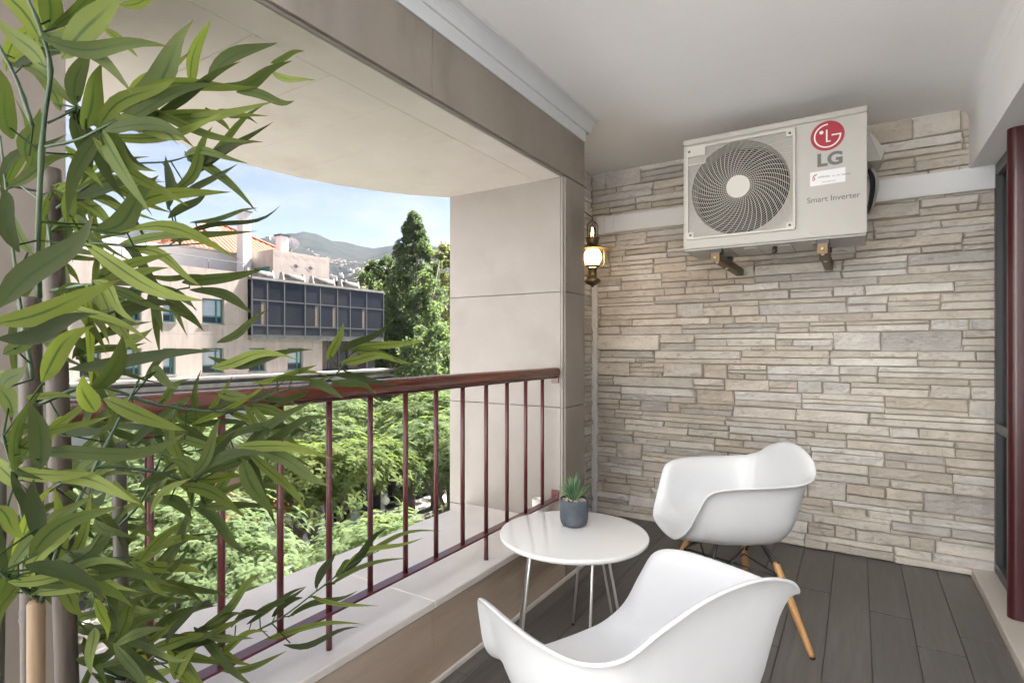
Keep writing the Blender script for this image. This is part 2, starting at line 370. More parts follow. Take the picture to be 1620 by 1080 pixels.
# ceiling slab, facade below; unseen storeys and block added to keep sun out
tag(box('ceiling', XI + 0.004, 0.9, YR, YW + 0.3, ZC, ZC + 0.12, 'plaster'), kind='structure')
tag(box('ceiling', XR - 0.2, XI + 0.004, YP + 0.003, YW + 0.3, ZC, ZC + 0.12, 'plaster'), kind='structure')
tag(box('shading_storeys', -1.9, 11, YR, 9, ZC + 0.13, 6.6, 'white_wall'), kind='structure')
tag(box('rear_block', -1.9, 11, YW + 0.45, 9, -0.3, ZC + 0.125, 'white_wall'), kind='structure')
tag(box('lower_facade', XO + 0.03, 14, -6.81, 9, -10.5, -0.31, 'white_wall'), kind='structure')
tag(box('bounce_building', -13, 3.5, -14, -6.8, -10.5, 14, 'white_wall'), kind='structure')  # unseen white block added behind the camera, throws sunlight into the balcony

tag(box('door_wall', 0.66, 0.9, YE - 2.0, YG_ - 0.11, -0.02, ZC + 0.12, 'plaster'), kind='structure')
# ---- ledge stone wall
def nz(x, z, s, o=0.0): return noise.noise(Vector((x * s + o, z * s - o, o * 1.7)))
sw = thing('stone_wall', 'split-face beige ledge stone wall behind the two white chairs', 'wall', (-0.5, YW, 0))
box('mortar_bed', XR - 0.05, 0.70, YW - 0.004, YW + 0.30, -0.3, ZC + 0.1, 'mortar', sw)
def stone_mesh(x0, x1, z0, z1, place, dep):
    # crisp split face: straight, slightly skewed edges, a broken front and a back ring
    ra_ = random.uniform
    L_, H_ = x1 - x0, z1 - z0
    k = min(.008, H_ * .13)
    bl_, br_, tl_, tr_ = ra_(.0006, k), ra_(.0006, k), ra_(.0006, k), ra_(.0006, k); el_, er_ = ra_(.0008, .006), ra_(.0008, .006)
    sk = ra_(-.006, .006)
    nx = max(3, min(9, int(L_ / 0.045) + 1)); nzc = 3 if H_ > 0.032 else 2
    off = ra_(0, 99); tilt = ra_(-0.22, 0.26); tl2 = ra_(-0.03, 0.03)
    ed = [random.choice([.002, .004, .008, .014]) for _ in range(4)]
    fx = [0, .006 / L_] + [i / nx for i in range(1, nx)] + [1 - .006 / L_, 1]
    fz_ = [0, .0035 / H_] + [i / nzc for i in range(1, nzc)] + [1 - .0035 / H_, 1]
    vs, fs, idx = [], [], {}; back = {}
    for i, a in enumerate(fx):
        for j, b in enumerate(fz_):
            lo = z0 + bl_ + (br_ - bl_) * a; hi = z1 - tl_ - (tr_ - tl_) * a
            lf = x0 + el_ + sk * (b - .5); rt = x1 - er_ + sk * (b - .5)
            X = lf + (rt - lf) * a; Z = lo + (hi - lo) * b
            chip = .0028 * nz(X, Z, 45, 8.1)
            if j in (0, len(fz_) - 1): Z += chip
            if i in (0, len(fx) - 1): X += chip
            d = dep + .010 * nz(X, Z, 13, off) + .007 * nz(X, Z, 32, off + 5) + tilt * (b - .5) * H_ + tl2 * (a - .5) * L_
            if i == 0: d -= ed[0]
            elif i == len(fx) - 1: d -= ed[1]
            elif j == 0: d -= ed[2]
            elif j == len(fz_) - 1: d -= ed[3] * .6
            vs.append(place(X, max(.0065, d), Z)); idx[i, j] = len(vs) - 1; back[idx[i, j]] = (X, Z)
    nx_, nz_ = len(fx), len(fz_)
    for i in range(nx_ - 1):
        for j in range(nz_ - 1): fs.append((idx[i, j], idx[i + 1, j], idx[i + 1, j + 1], idx[i, j + 1]))
    ring = [idx[i, 0] for i in range(nx_)] + [idx[nx_ - 1, j] for j in range(1, nz_)] + [idx[i, nz_ - 1] for i in range(nx_ - 2, -1, -1)] + [idx[0, j] for j in range(nz_ - 2, 0, -1)]
    base = len(vs); n = len(ring)
    for r in ring: vs.append(place(back[r][0], -0.02, back[r][1]))
    for q in range(n): fs.append((ring[q], base + q, base + (q + 1) % n, ring[(q + 1) % n]))
    return vs, fs
def stone_layout(x0, x1, z0, z1, rnd):
    out = []; z = z0
    while z < z1 - 0.03:
        h = rnd.choice([0.05, 0.062, 0.075, 0.09, 0.10, 0.115])
        if z + h > z1 - 0.04: h = z1 - z
        x = x0; first = True
        while x < x1 - 1e-4:
            L_ = rnd.uniform(0.15, 0.62)
            if first: L_ *= rnd.uniform(0.3, 1); first = False
            if x + L_ > x1 - 0.10: L_ = x1 - x
            r = rnd.random()
            cuts = [0, h]
            if h > 0.095: cuts = [0, h * rnd.uniform(0.24, 0.40), h * rnd.uniform(0.58, 0.72), h] if r < 0.45 else ([0, h * rnd.uniform(0.3, 0.7), h] if r < .85 else [0, h])
            elif h > 0.06 and r < (0.9 if h > 0.08 else 0.62): cuts = [0, h * rnd.uniform(0.32, 0.68), h]
            for a, b in zip(cuts, cuts[1:]):
                if L_ > 0.24 and rnd.random() < 0.40:
                    m = L_ * rnd.uniform(0.25, 0.75); out.append((x, x + m, z + a, z + b)); out.append((x + m, x + L_, z + a, z + b))
                else: out.append((x, x + L_, z + a, z + b))
            x += L_
        z += h
    return out
rnd = random.Random(11)
stones = stone_layout(XR, 0.665, 0.0, ZC, rnd)
def visible(s):
    x0, x1, z0, z1 = s
    if x1 > XD and z1 > 2.2: return 0        # behind the door beam
    hid = x1 < -1.62 or (2.09 < z0 and z1 < 2.235)
    return 0 if hid else (x1 - x0) * (z1 - z0)
order = sorted(stones, key=lambda s: -visible(s))
rest_v, rest_f = [], []
pl = lambda a, d, c: (a, YW - d, c)
for i, s in enumerate(order):
    if s[1] > XD and s[3] > 2.235 and s[0] > XD - 0.02: continue
    vs, fs = stone_mesh(*s, pl, rnd.choice([.012, .015, .018, .022, .027, .033]))
    if i < 300:
        pyobj('stone', vs, fs, 'ledge_stone', sw)
    else:
        o = len(rest_v); rest_v += vs; rest_f += [tuple(q + o for q in f) for f in fs]
tag(pyobj('small_stones', rest_v, rest_f, 'ledge_stone', sw), kind='stuff')
# stone return in the recess beside the pier
rw = thing('recess_wall', 'narrow return of ledge stone in the corner behind the limestone pier', 'wall', (XR, 3.4, 0))
box('mortar_bed', XR - 0.3, XR + 0.003, YP - 0.1, YW - 0.005, -0.3, ZC + 0.1, 'mortar', rw)
for s in stone_layout(YP, YW - 0.045, 0.0, ZC, rnd):
    vs, fs = stone_mesh(*s, lambda a, d, c: (XR + d, a, c), rnd.uniform(0.008, 0.022))
    pyobj('stone', vs, [f[::-1] for f in fs], 'ledge_stone', rw)

# ---- limestone pier at the far end of the opening
def pier(name, label, y0, y1, side_lo, side_hi):
    t = thing(name, label, 'pillar', (-1.7, (y0 + y1) / 2, 0))
    box('core', -2.10, XI - 0.014, y0 + 0.014, y1 - 0.014, -0.3, 3.3, 'joint_shadow', t)
    zs = [-0.02, 0.306, 0.925, 1.548, 2.168]
    for a, b in zip(zs, zs[1:]):
        box('face_slab', XI - 0.03, XI, y0 + 0.012, y1, a + 0.0015, b - 0.0015, 'limestone', t, 0.0015)
        if side_lo: box('side_slab', -2.11, XI - 0.024, y0, y0 + 0.03, a + 0.0015, b - 0.0015, 'limestone_pale', t, 0.0015)
        if side_hi: box('side_slab', -2.11, XI - 0.024, y1 - 0.03, y1, a + 0.0015, b - 0.0015, 'limestone_pale', t, 0.0015)
    box('bead', XI - 0.022, XI - 0.012, y0 + 0.001, y0 + 0.0105, 0.3, 2.168, 'limestone_pale', t)
    return t
pr = pier('limestone_pier', 'pale limestone clad pier where the railing ends beside the lantern', YB, YP, True, False)
box('face_slab', -2.11, XI - 0.031, YP - 0.012, YP, -0.02, ZC, 'limestone', pr)
pl2 = pier('limestone_pier', 'grey brown limestone pier behind the bamboo stems at the left edge', 0.2, YA, False, True)

# ---- lintel over the opening
li = thing('lintel_beam', 'limestone faced beam across the top of the balcony opening', 'beam', (-1.4, 1.2, ZL))
box('core', -1.62, XI - 0.014, YQ, YP - 0.014, ZL + 0.012, 2.66, 'joint_shadow', li)
for a, b in ((YQ, 0.37), (0.37, 1.574), (1.574, YP)):
    box('face_slab', XI - 0.03, XI, a + 0.001, b - 0.001, ZL + 0.012, ZLT, 'limestone', li, 0.0012)
box('bead', XI - 0.022, XI - 0.012, YQ, YB + 0.001, ZL + 0.001, ZL + 0.0105, 'limestone_pale', li)
for a, b in ((YQ, 0.37), (0.37, 1.574), (1.574, YB - 0.003)):
    box('soffit_slab', -1.498, XI - 0.024, a + 0.001, b - 0.001, ZL, ZL + 0.02, 'limestone_lightened', li, 0.001)
# ---- curved canopy soffit outside the opening
def canopy(yc, label):
    t = thing('curved_canopy', label, 'canopy', (-2.0, yc, ZL))
    Rr, cx, hw = 1.51, -1.09, 1.12
    arc = lambda y: cx - math.sqrt(max(0.0, Rr * Rr - (y - yc) ** 2)) if abs(y - yc) < hw else -2.105
    ys = [yc + hw - 0.0 - 0.285 * i for i in range(0, 9)]
    ys = [y for y in ys if y > yc - hw] + [yc - hw]
    for b, a in zip(ys, ys[1:]):
        pts = [(-1.501, a + 0.001), (-1.501, b - 0.001)] + [(arc(b - 0.001 + (a - b + 0.002) * i / 6), b - 0.001 + (a - b + 0.002) * i / 6) for i in range(7)]
        n = len(pts)
        vs = [(p[0], p[1], ZL + 0.001) for p in pts] + [(p[0], p[1], ZL + 0.022) for p in pts]
        fs = [tuple(range(n)), tuple(range(2 * n - 1, n - 1, -1))] + [(i, n + i, n + (i + 1) % n, (i + 1) % n) for i in range(n)]
        pyobj('soffit_slab', vs, fs, 'limestone_lightened', t)
    pts = [(-1.5, yc - hw), (-1.5, yc + hw)] + [(arc(yc + hw - 0.001 - (2 * hw - 0.002) * i / 40), yc + hw - 0.001 - (2 * hw - 0.002) * i / 40) for i in range(41)]
    n = len(pts)
    vs = [(p[0] + 0.002, p[1], ZL + 0.022) for p in pts] + [(p[0] + 0.002, p[1], ZL + 1.15) for p in pts]
    fs = [tuple(range(n)), tuple(range(2 * n - 1, n - 1, -1))] + [(i, n + i, n + (i + 1) % n, (i + 1) % n) for i in range(n)]
    pyobj('core', vs, fs, 'limestone_pale', t)
canopy(1.56, 'pale stone canopy with a curved outer edge above the railing')
# ---- parapet
pa = thing('parapet_wall', 'low limestone parapet below the red railing', 'wall', (-1.65, 1.2, 0))
box('core', XO + 0.03, XI - 0.016, YQ, YB + 0.012, -0.3, ZS - 0.032, 'joint_dark', pa)
for a, b in ((YQ, 0.37), (0.37, 1.574), (1.574, YB + 0.010)):
    box('face_slab', XI - 0.02, XI, a + 0.001, b - 0.001, 0.0, ZS - 0.036, 'limestone_veined', pa, 0.0012)
    box('sill_slab', XO - 0.015, XI + 0.012, a + 0.001, min(b, YB) - 0.001, ZS - 0.028, ZS, 'limestone_sill', pa, 0.003)
box('skirting', XI, XI + 0.012, YQ, YP, 0.0, 0.022, 'limestone_sill', pa, 0.003)
box('outer_slab', XO, XO + 0.03, YQ, YB + 0.2, -0.31, ZS - 0.03, 'limestone', pa)
# ---- plaster moulding between lintel and ceiling
cm = thing('crown_moulding', 'white plaster moulding along the ceiling above the limestone lintel', 'moulding', (XI, 1, ZLT))
def extr_y(name, prof, y0, y1, m, parent):
    n = len(prof)
    vs = [(p[0], y0, p[1]) for p in prof] + [(p[0], y1, p[1]) for p in prof]
    fs = [tuple(range(n))[::-1], tuple(range(n, 2 * n))] + [(i, (i + 1) % n, n + (i + 1) % n, n + i) for i in range(n)]
    o = pyobj(name, vs, fs, m, parent); bm = bmesh.new(); bm.from_mesh(o.data); bmesh.ops.recalc_face_normals(bm, faces=bm.faces); bm.to_mesh(o.data); bm.free(); return o
extr_y('fascia', [(XI - 0.03, ZLT + 0.002), (XI + 0.004, ZLT + 0.002), (XI + 0.006, 2.488), (XI - 0.03, 2.488)], YQ, YP + 0.004, 'moulding', cm)
prof = [(XI - 0.02, 2.489), (XI + 0.012, 2.489)] + [(XI + 0.014 + 0.05 * (1 - math.cos(a)), 2.495 + 0.052 * math.sin(a)) for a in [i * math.pi / 12 for i in range(7)]] + [(XI + 0.068, ZC - 0.002), (XI - 0.02, ZC - 0.002)]
extr_y('cove', prof, YQ, YP + 0.055, 'moulding', cm)
# ---- beam over the door wall and its small cove
be = thing('door_beam', 'white plastered beam running along the ceiling above the door frame', 'beam', (0.7, 1, 2.22))
box('beam_body', XD - 0.01, 1.0, YG_, YW - 0.001, 2.224, ZC + 0.05, 'plaster', be)
prof = [(XD - 0.008, ZC - 0.05)] + [(XD - 0.012 - 0.04 * (1 - math.cos(a)), ZC - 0.045 + 0.044 * math.sin(a)) for a in [i * math.pi / 12 for i in range(7)]] + [(XD - 0.008, ZC - 0.001)]
extr_y('cove', prof, YG_, YW - 0.001, 'plaster', be)
# thin bead along the top of the stone wall
tb = tag(box('ceiling_bead', XR, XD - 0.05, YW - 0.026, YW - 0.001, ZC - 0.012, ZC - 0.001, 'plaster'), 'thin white bead along the top of the stone wall', 'trim')
# ---- threshold
th = thing('door_sill', 'pale marble door sill along the right edge of the floor', 'sill', (0.6, 2, 0))
for a, b in ((1.5, 2.4), (2.4, YW - 0.022)):
    box('sill_slab', XD, 0.80, a + 0.001, b - 0.001, -0.02, 0.045, 'limestone_lightened', th, 0.004)
# ---- glazed door wall at the right
gw = thing('glazed_door', 'dark framed glazed door between the stone wall and the maroon post', 'door', (0.65, 3.6, 0.045))
def bar(name, y0, y1, z0, z1, m='frame_dark', x0=0.625, x1=0.68, p=gw): return box(name, x0, x1, y0, y1, z0, z1, m, p, 0.003)
bar('stile', 3.85, 3.895, 0.046, 2.222); bar('stile', 3.345, 3.385, 0.046, 2.222)
bar('rail', 3.386, 3.849, 0.046, 0.10); bar('rail', 3.386, 3.849, 2.16, 2.222); bar('rail', 3.386, 3.849, 0.80, 0.85)
box('pane', 0.652, 0.658, 3.386, 3.849, 0.851, 2.159, 'glass', gw); box('pane', 0.652, 0.658, 3.386, 3.849, 0.101, 0.799, 'glass', gw)
g2 = thing('sliding_door', 'glazed sliding door with dark frame beyond the maroon post at the right edge', 'door', (0.65, 2.4, 0.045))
for a in (3.17, 2.45): bar('stile', a - 0.03, a + 0.03, 0.046, 2.222, p=g2)
for a, b in ((3.139, 2.481),):
    bar('rail', b, a, 0.046, 0.13, p=g2); bar('rail', b, a, 2.15, 2.222, p=g2)
    bar('rail', b, a, 0.80, 0.85, p=g2)
    box('pane', 0.652, 0.658, b, a, 0.131, 0.799, 'glass_dark', g2); box('pane', 0.652, 0.658, b, a, 0.851, 2.149, 'glass_dark', g2)
# maroon post: rounded front
bm = bmesh.new(); pr_ = []
for i in range(13):
    a = math.pi / 2 + math.pi * i / 12
    pr_.append((0.598 + 0.028 * math.cos(a), 3.28 + 0.034 * math.sin(a)))
pr_ += [(0.635, 3.246), (0.635, 3.314)]
nn = len(pr_)
vs = [(p[0], p[1], 0.0455) for p in pr_] + [(p[0], p[1], 2.2235) for p in pr_]
fs = [tuple(range(nn))[::-1], tuple(range(nn, 2 * nn))] + [(i, (i + 1) % nn, nn + (i + 1) % nn, nn + i) for i in range(nn)]
mp_ = thing('door_post', 'rounded maroon metal post standing on the marble sill', 'post', (0.6, 3.28, 0.045))
smooth_by_angle(pyobj('post_body', vs, fs, 'door_red', mp_), 40)
box('guide_strip', 0.636, 0.66, 3.225, 3.335, 0.047, 2.22, 'door_red', mp_)
# the dim room behind the glass
tag(box('room_back_wall', 4.0, 4.1, YG_, YW, 0, 2.6, 'plaster'), kind='structure')
tag(box('room_floor', 0.81, 4.0, YG_, YW, -0.05, 0.0, 'plank_dark'), kind='structure')
tag(box('room_ceiling', 1.01, 4.0, YG_, YW, 2.5, 2.6, 'plaster'), kind='structure')
tag(box('room_side_wall', 0.72, 4.0, YW + 0.3, YW + 0.4, 0, 2.6, 'plaster'), kind='structure')
tag(box('room_side_wall', 0.62, 4.0, YG_ - 0.1, YG_, 0.0, 2.6, 'plaster'), kind='structure')

# ---- railing
XRL = -1.385
ra = thing('balcony_railing', 'maroon metal railing with wooden handrail on the parapet', 'railing', (XRL, YA, ZS))
bm = bmesh.new(); n = 16; rings = []
for y in (YA - 0.02, YB - 0.004):
    ring = []
    for j in range(n):
        a = 2 * math.pi * j / n; c, s_ = math.cos(a), math.sin(a)
        r = lambda v, p: math.copysign(abs(v) ** p, v)
        ring.append(bm.verts.new((XRL + 0.031 * r(c, 0.75), y, 1.1165 + 0.0255 * r(s_, 0.75))))
    rings.append(ring)
for j in range(n): bm.faces.new((rings[0][j], rings[0][(j + 1) % n], rings[1][(j + 1) % n], rings[1][j]))
bm.faces.new(rings[0][::-1]); bm.faces.new(rings[1])
smooth_by_angle(bmobj('handrail', bm, 'rail_wood', ra), 50)
box('bottom_rail', XRL - 0.02, XRL + 0.02, YA, YB - 0.004, 0.428, 0.436, 'rail_red', ra, 0.001)
box('top_rail', XRL - 0.016, XRL + 0.016, YA, YB - 0.004, 1.084, 1.0905, 'rail_red', ra, 0.001)
yb = 2.513; k = 0
while yb > YA + 0.04:
    z0 = 0.437
    tube('baluster', [(XRL, yb, z0), (XRL, yb, 1.0835)], 0.0095, 'rail_red', ra, 12)
    if k % 5 == 3: tube('foot', [(XRL, yb, ZS + 0.0005), (XRL, yb, 0.4275)], 0.0095, 'rail_red', ra, 12)
    yb -= 0.1705; k += 1
for z in (0.452, 1.085):
    b = box('end_bracket', XRL - 0.022, XRL + 0.022, YB - 0.008, YB - 0.0005, z - 0.028, z + 0.028, 'rail_red', ra, 0.002)
    tube('bolt', [(XRL, YB - 0.013, z), (XRL, YB - 0.008, z)], 0.005, 'rail_red', b, 8)
#PART3
# ================================================================== FURNITURE AND FITTINGS
# ---- moulded bucket armchairs
def make_chair(label, loc, face):
    t = thing('armchair', label, 'chair', loc, math.atan2(face[1], face[0]) - math.pi / 2, 'white bucket armchairs on wooden dowel legs')
    half = [(0.0, .305, .432), (.110, .303, .436), (.185, .293, .452), (.238, .264, .505), (.270, .233, .590), (.295, .198, .660), (.316, .125, .686),
            (.326, 0.0, .694), (.322, -.11, .698), (.302, -.205, .706), (.260, -.264, .728), (.195, -.292, .762), (.100, -.304, .794), (0.0, -.308, .804)]
    half = [(a * .972, b * .985, z + (.010 if b < -.29 else 0)) for a, b, z in half]
    loop = [Vector(p) for p in half] + [Vector((-p[0], p[1], p[2])) for p in half[-2:0:-1]]
    rim = catmull(loop, 5, True)
    prof = [(0, 0, 0), (.22, .0, 0), (.44, .012, 0), (.60, .05, 0), (.72, .16, 0), (.80, .34, 0), (.845, .58, 0), (.885, .80, 0), (.925, .93, 0), (.965, .985, 0), (1.0, 1.0, 0)]
    prof = catmull(prof, 3)
    C = Vector((0, 0.0, .425)); bm = bmesh.new(); rings = []
    c0 = bm.verts.new(C)
    for p in prof[1:]:
        ring = []
        for q in rim:
            d = q - C
            front = max(0.0, min(1.0, (q.y - 0.12) / 0.18)) * max(0.0, 1 - abs(q.x) / 0.30)
            h = p.x * (1 - front) + (p.x * 0.35 + 0.65 * (p.x if p.x < 0.8 else p.x)) * front
            g = p.y * (1 - front) + front * (p.x ** 2.2)
            # the seat carries a shallow dish, the back leans
            v = Vector((C.x + d.x * h, C.y + d.y * h, C.z + d.z * g))
            v.z -= 0.012 * math.sin(math.pi * min(1, p.x * 1.1)) * (1 - 0.5 * front)
            if q.y < -0.1: v.y += 0.035 * (1 - p.y) * (p.x ** 2) * min(1, (-0.1 - q.y) / 0.2)
            ring.append(bm.verts.new(v))
        rings.append(ring)
    n = len(rim)
    for j in range(n): bm.faces.new((c0, rings[0][j], rings[0][(j + 1) % n]))
    for a, b in zip(rings, rings[1:]):
        for j in range(n): bm.faces.new((a[j], b[j], b[(j + 1) % n], a[(j + 1) % n]))
    sh = bmobj('seat_shell', bm, 'chair_white', t, True, local=True)
    so_ = sh.modifiers.new('thickness', 'SOLIDIFY'); so_.thickness = 0.007; so_.offset = -1
    bv = sh.modifiers.new('edge', 'BEVEL'); bv.width = 0.003; bv.segments = 2; bv.limit_method = 'ANGLE'; bv.angle_limit = R(50)
    # legs
    feet = {}
    for sx in (-1, 1):
        for sy in (-1, 1):
            top = Vector((sx * .150, sy * .135 - 0.01, .335)); ft = Vector((sx * .290, sy * .215 - 0.01, 0.006))
            pts = [top.lerp(ft, f) for f in (0, .04, .5, .97, 1)]
            lg = tube('leg', pts, [.011, .0150, .0160, .0118, .0105], 'beech', t, 14, local=True)
            tube('glide', [ft + Vector((0, 0, -.006)), ft + Vector((0, 0, .004))], .0108, 'rubber', lg, 12, local=True)
            feet[sx, sy] = (top, ft)
            mnt = Vector((sx * .105, sy * .10 - 0.01, .392))
            tube('mount', [mnt + Vector((0, 0, .018)), mnt, top.lerp(ft, .06) + Vector((0, 0, .02)), top.lerp(ft, .14)], .0065, 'black_metal', t, 8, local=True)
            tube('knuckle', [top.lerp(ft, .17) + Vector((-sx * .02, 0, 0)), top.lerp(ft, .17) + Vector((sx * .02, 0, 0))], .007, 'black_metal', t, 8, local=True)
            tube('seat_pad', [mnt + Vector((0, 0, .014)), mnt + Vector((0, 0, .026))], .02, 'black_metal', t, 12, local=True)
    j = lambda sx, sy, f: feet[sx, sy][0].lerp(feet[sx, sy][1], f)
    for a, b in (((1, 1), (-1, -1)), ((1, -1), (-1, 1))):
        tube('cross_brace', [j(*a, .17), j(*b, .17) + Vector((0, 0, .0))], .0042, 'black_metal', t, 8, local=True)
    for a, b in (((1, 1), (1, -1)), ((-1, 1), (-1, -1)), ((1, 1), (-1, 1)), ((1, -1), (-1, -1))):
        mid = (j(*a, -.0) + j(*b, -.0)) / 2 + Vector((0, 0, 0.035))
        tube('side_brace', [j(*a, .17), mid, j(*b, .17)], .0038, 'black_metal', t, 8, local=True)
    return t
make_chair('white moulded bucket armchair against the stone wall beyond the round table', (-0.500, 2.640, 0), (-0.835, -0.55))
make_chair('white moulded bucket armchair nearest the camera, cut off by the bottom edge', (-0.452, 1.226, 0), (-0.892, 0.452))

# ---- round side table
TX, TY = -0.978, 2.036
tb_ = thing('side_table', 'round glossy white side table on slim steel legs by the parapet', 'table', (TX, TY, 0))
lathe('table_top', [(0, .478), (.288, .478), (.296, .481), (.300, .487), (.300, .494), (.297, .499), (.290, .5005), (0, .5005)], (TX, TY, 0), 'table_white', tb_, 72)
smooth_by_angle(tb_.children[0] if tb_.children else COL.objects['table_top'], 30)
for k in range(3):
    a = R(212 + 120 * k); d = Vector((math.cos(a), math.sin(a), 0)); s_ = Vector((-d.y, d.x, 0)); c = Vector((TX, TY, 0))
    pts = [c + d * .225 + s_ * .10 + Vector((0, 0, .006)), c + d * .17 + s_ * .035 + Vector((0, 0, .466)), c + d * .168 + s_ * .028 + Vector((0, 0, .474)),
           c + d * .168 - s_ * .028 + Vector((0, 0, .474)), c + d * .17 - s_ * .035 + Vector((0, 0, .466)), c + d * .225 - s_ * .10 + Vector((0, 0, .006))]
    lg = tube('leg', pts, .0055, 'chrome', tb_, 10)
    for p in (pts[0], pts[-1]):
        tube('foot_cap', [p + Vector((0, 0, -.0055)), p + Vector((0, 0, .006))], .0065, 'rubber', lg, 10)

# ---- potted succulent on the table
pc = px(908, 822, 2.33); pc.z = 0.5015
pt = thing('succulent_pot', 'small spiky succulent in a slate grey pot on the white table', 'potted plant', pc)
lathe('pot', [(0, 0), (.040, 0), (.049, .004), (.056, .016), (.059, .034), (.060, .108), (.0585, .112), (.056, .1115), (.054, .107), (.054, .09), (0, .09)], pc, 'pot_slate', pt, 40)
rp = random.Random(5); bm = bmesh.new()
for i in range(170):
    a, r = rp.uniform(0, 6.283), .052 * math.sqrt(rp.random())
    q = bmesh.ops.create_icosphere(bm, subdivisions=1, radius=rp.uniform(.003, .0058))
    bmesh.ops.scale(bm, verts=q['verts'], vec=(1, rp.uniform(.6, 1), rp.uniform(.5, .8)))
    bmesh.ops.translate(bm, verts=q['verts'], vec=Vector((pc.x + r * math.cos(a), pc.y + r * math.sin(a), pc.z + .1 + .006 * (1 - r / .052) + rp.uniform(0, .003))))
g_ = bmobj('gravel', bm, 'pebble', pt, True); tag(g_, kind='stuff')
lathe('soil', [(0, .097), (.0535, .096)], pc, 'soil', pt, 24)
for i in range(64):
    a = rp.uniform(0, 6.283); el = rp.uniform(R(28), R(88)) if i > 10 else rp.uniform(R(70), R(89)); Ln = rp.uniform(.07, .125) * (0.75 + .3 * math.sin(el))
    d = Vector((math.cos(a) * math.cos(el), math.sin(a) * math.cos(el), math.sin(el))); s_ = Vector((-math.sin(a), math.cos(a), 0)); nr = d.cross(s_)
    b0 = pc + Vector((0, 0, .1)) + Vector((math.cos(a), math.sin(a), 0)) * rp.uniform(.001, .010)
    vs, fs = [], []
    for q in range(6):
        f = q / 5; wd = .0048 * (1 - f) ** .55 * (0.75 + .5 * min(1, f * 4)) if q < 5 else .0003
        c = b0 + d * Ln * f + nr * (-0.02) * f * f * Ln * 4 * (0.5 if el < 1 else -.2)
        vs += [c - s_ * wd + nr * wd * .35, c - nr * wd * .35, c + s_ * wd + nr * wd * .35]
    for q in range(5):
        o = q * 3; fs += [(o, o + 1, o + 4, o + 3), (o + 1, o + 2, o + 5, o + 4), (o + 2, o, o + 3, o + 5)]
    pyobj('leaf', vs, fs, 'succulent', pt, True)
# ---- glass candle jar on the sill
jc = Vector((-1.455, 2.585, ZS + .0005))
jar = thing('candle_jar', 'small glass candle jar on the sill beside the pier', 'jar', jc)
lathe('glass_body', [(0, 0), (.026, 0), (.028, .004), (.028, .118), (.0265, .118), (.0265, .006), (0, .006)], jc, 'lamp_globe', jar, 24)
lathe('wax', [(0, .0065), (.0262, .0065), (.0262, .105), (0, .105)], jc, 'table_white', jar, 24)
lathe('label_band', [(.0284, .02), (.0284, .08)], jc, 'sticker', jar, 24)
lathe('rim', [(.0265, .1185), (.0288, .1185), (.0288, .124), (.0265, .124), (.0265, .1185)], jc, 'lamp_globe', jar, 24)

# ---- cable trunking on the stone wall
ct = thing('cable_trunking', 'white horizontal cable trunking across the stone wall behind the outdoor unit', 'trunking', (-0.5, YW - .04, 2.16))
box('channel', -1.60, 0.626, YW - .058, YW + .004, 2.098, 2.223, 'trunking', ct, .002)
box('cover', -1.52, 0.622, YW - .062, YW - .0585, 2.106, 2.215, 'trunking', ct, .0015)
box('end_piece', -1.665, -1.602, YW - .06, YW + .004, 2.094, 2.226, 'trunking', ct, .003)
box('joint_clip', -1.548, -1.524, YW - .064, YW - .0585, 2.096, 2.225, 'trunking', ct, .0015)
vp = thing('conduit', 'slim white vertical conduit in the stone corner below the lantern', 'conduit', (-1.69, YW - .03, 0))
box('duct', -1.712, -1.672, YW - .045, YW + .002, 0.0, 2.093, 'trunking', vp, .004)
box('duct_cover', -1.708, -1.676, YW - .048, YW - .0455, 0.002, 2.09, 'trunking', vp, .001)

# ---- outdoor air conditioning unit
AX0, AX1, AYF, AYB, AZ0, AZ1 = -0.832, 0.042, 3.157, 3.487, 1.80, 2.415
ac = thing('air_conditioner', 'cream outdoor air conditioning unit hung on the stone wall near the ceiling', 'air conditioner', ((AX0 + AX1) / 2, AYB, AZ0))
GX0, GX1, GZ0, GZ1 = AX0 + .025, AX0 + .560, AZ0 + .055, AZ1 - .055
FC = Vector(((GX0 + GX1) / 2, 0, (GZ0 + GZ1) / 2)); FR = .248
# cabinet with a round fan opening in the front
bm = bmesh.new(); NS = 64; circ = []; sq = []
cx0, cx1, cz0, cz1 = AX0, AX1, AZ0, AZ1 - .036
for i in range(NS):
    a = 2 * math.pi * i / NS; c, s_ = math.cos(a), math.sin(a)
    circ.append(bm.verts.new((FC.x + FR * c, AYF + .004, FC.z + FR * s_)))
    k = min(((GX1 - FC.x) / abs(c)) if abs(c) > 1e-6 else 9, ((GZ1 - FC.z) / abs(s_)) if abs(s_) > 1e-6 else 9)
    sq.append(bm.verts.new((FC.x + k * c, AYF + .004, FC.z + k * s_)))
inner = []
for i in range(NS):
    a = 2 * math.pi * i / NS
    inner.append(bm.verts.new((FC.x + FR * .97 * math.cos(a), AYF + .13, FC.z + FR * .97 * math.sin(a))))
for i in range(NS):
    j = (i + 1) % NS
    bm.faces.new((circ[i], circ[j], sq[j], sq[i])); bm.faces.new((inner[i], inner[j], circ[j], circ[i]))
smooth_by_angle(bmobj('fan_shroud', bm, 'ac_white', ac), 40)
box('fan_chamber', FC.x - .25, FC.x + .25, AYF + .131, AYF + .135, FC.z - .25, FC.z + .25, 'ac_dark', ac)
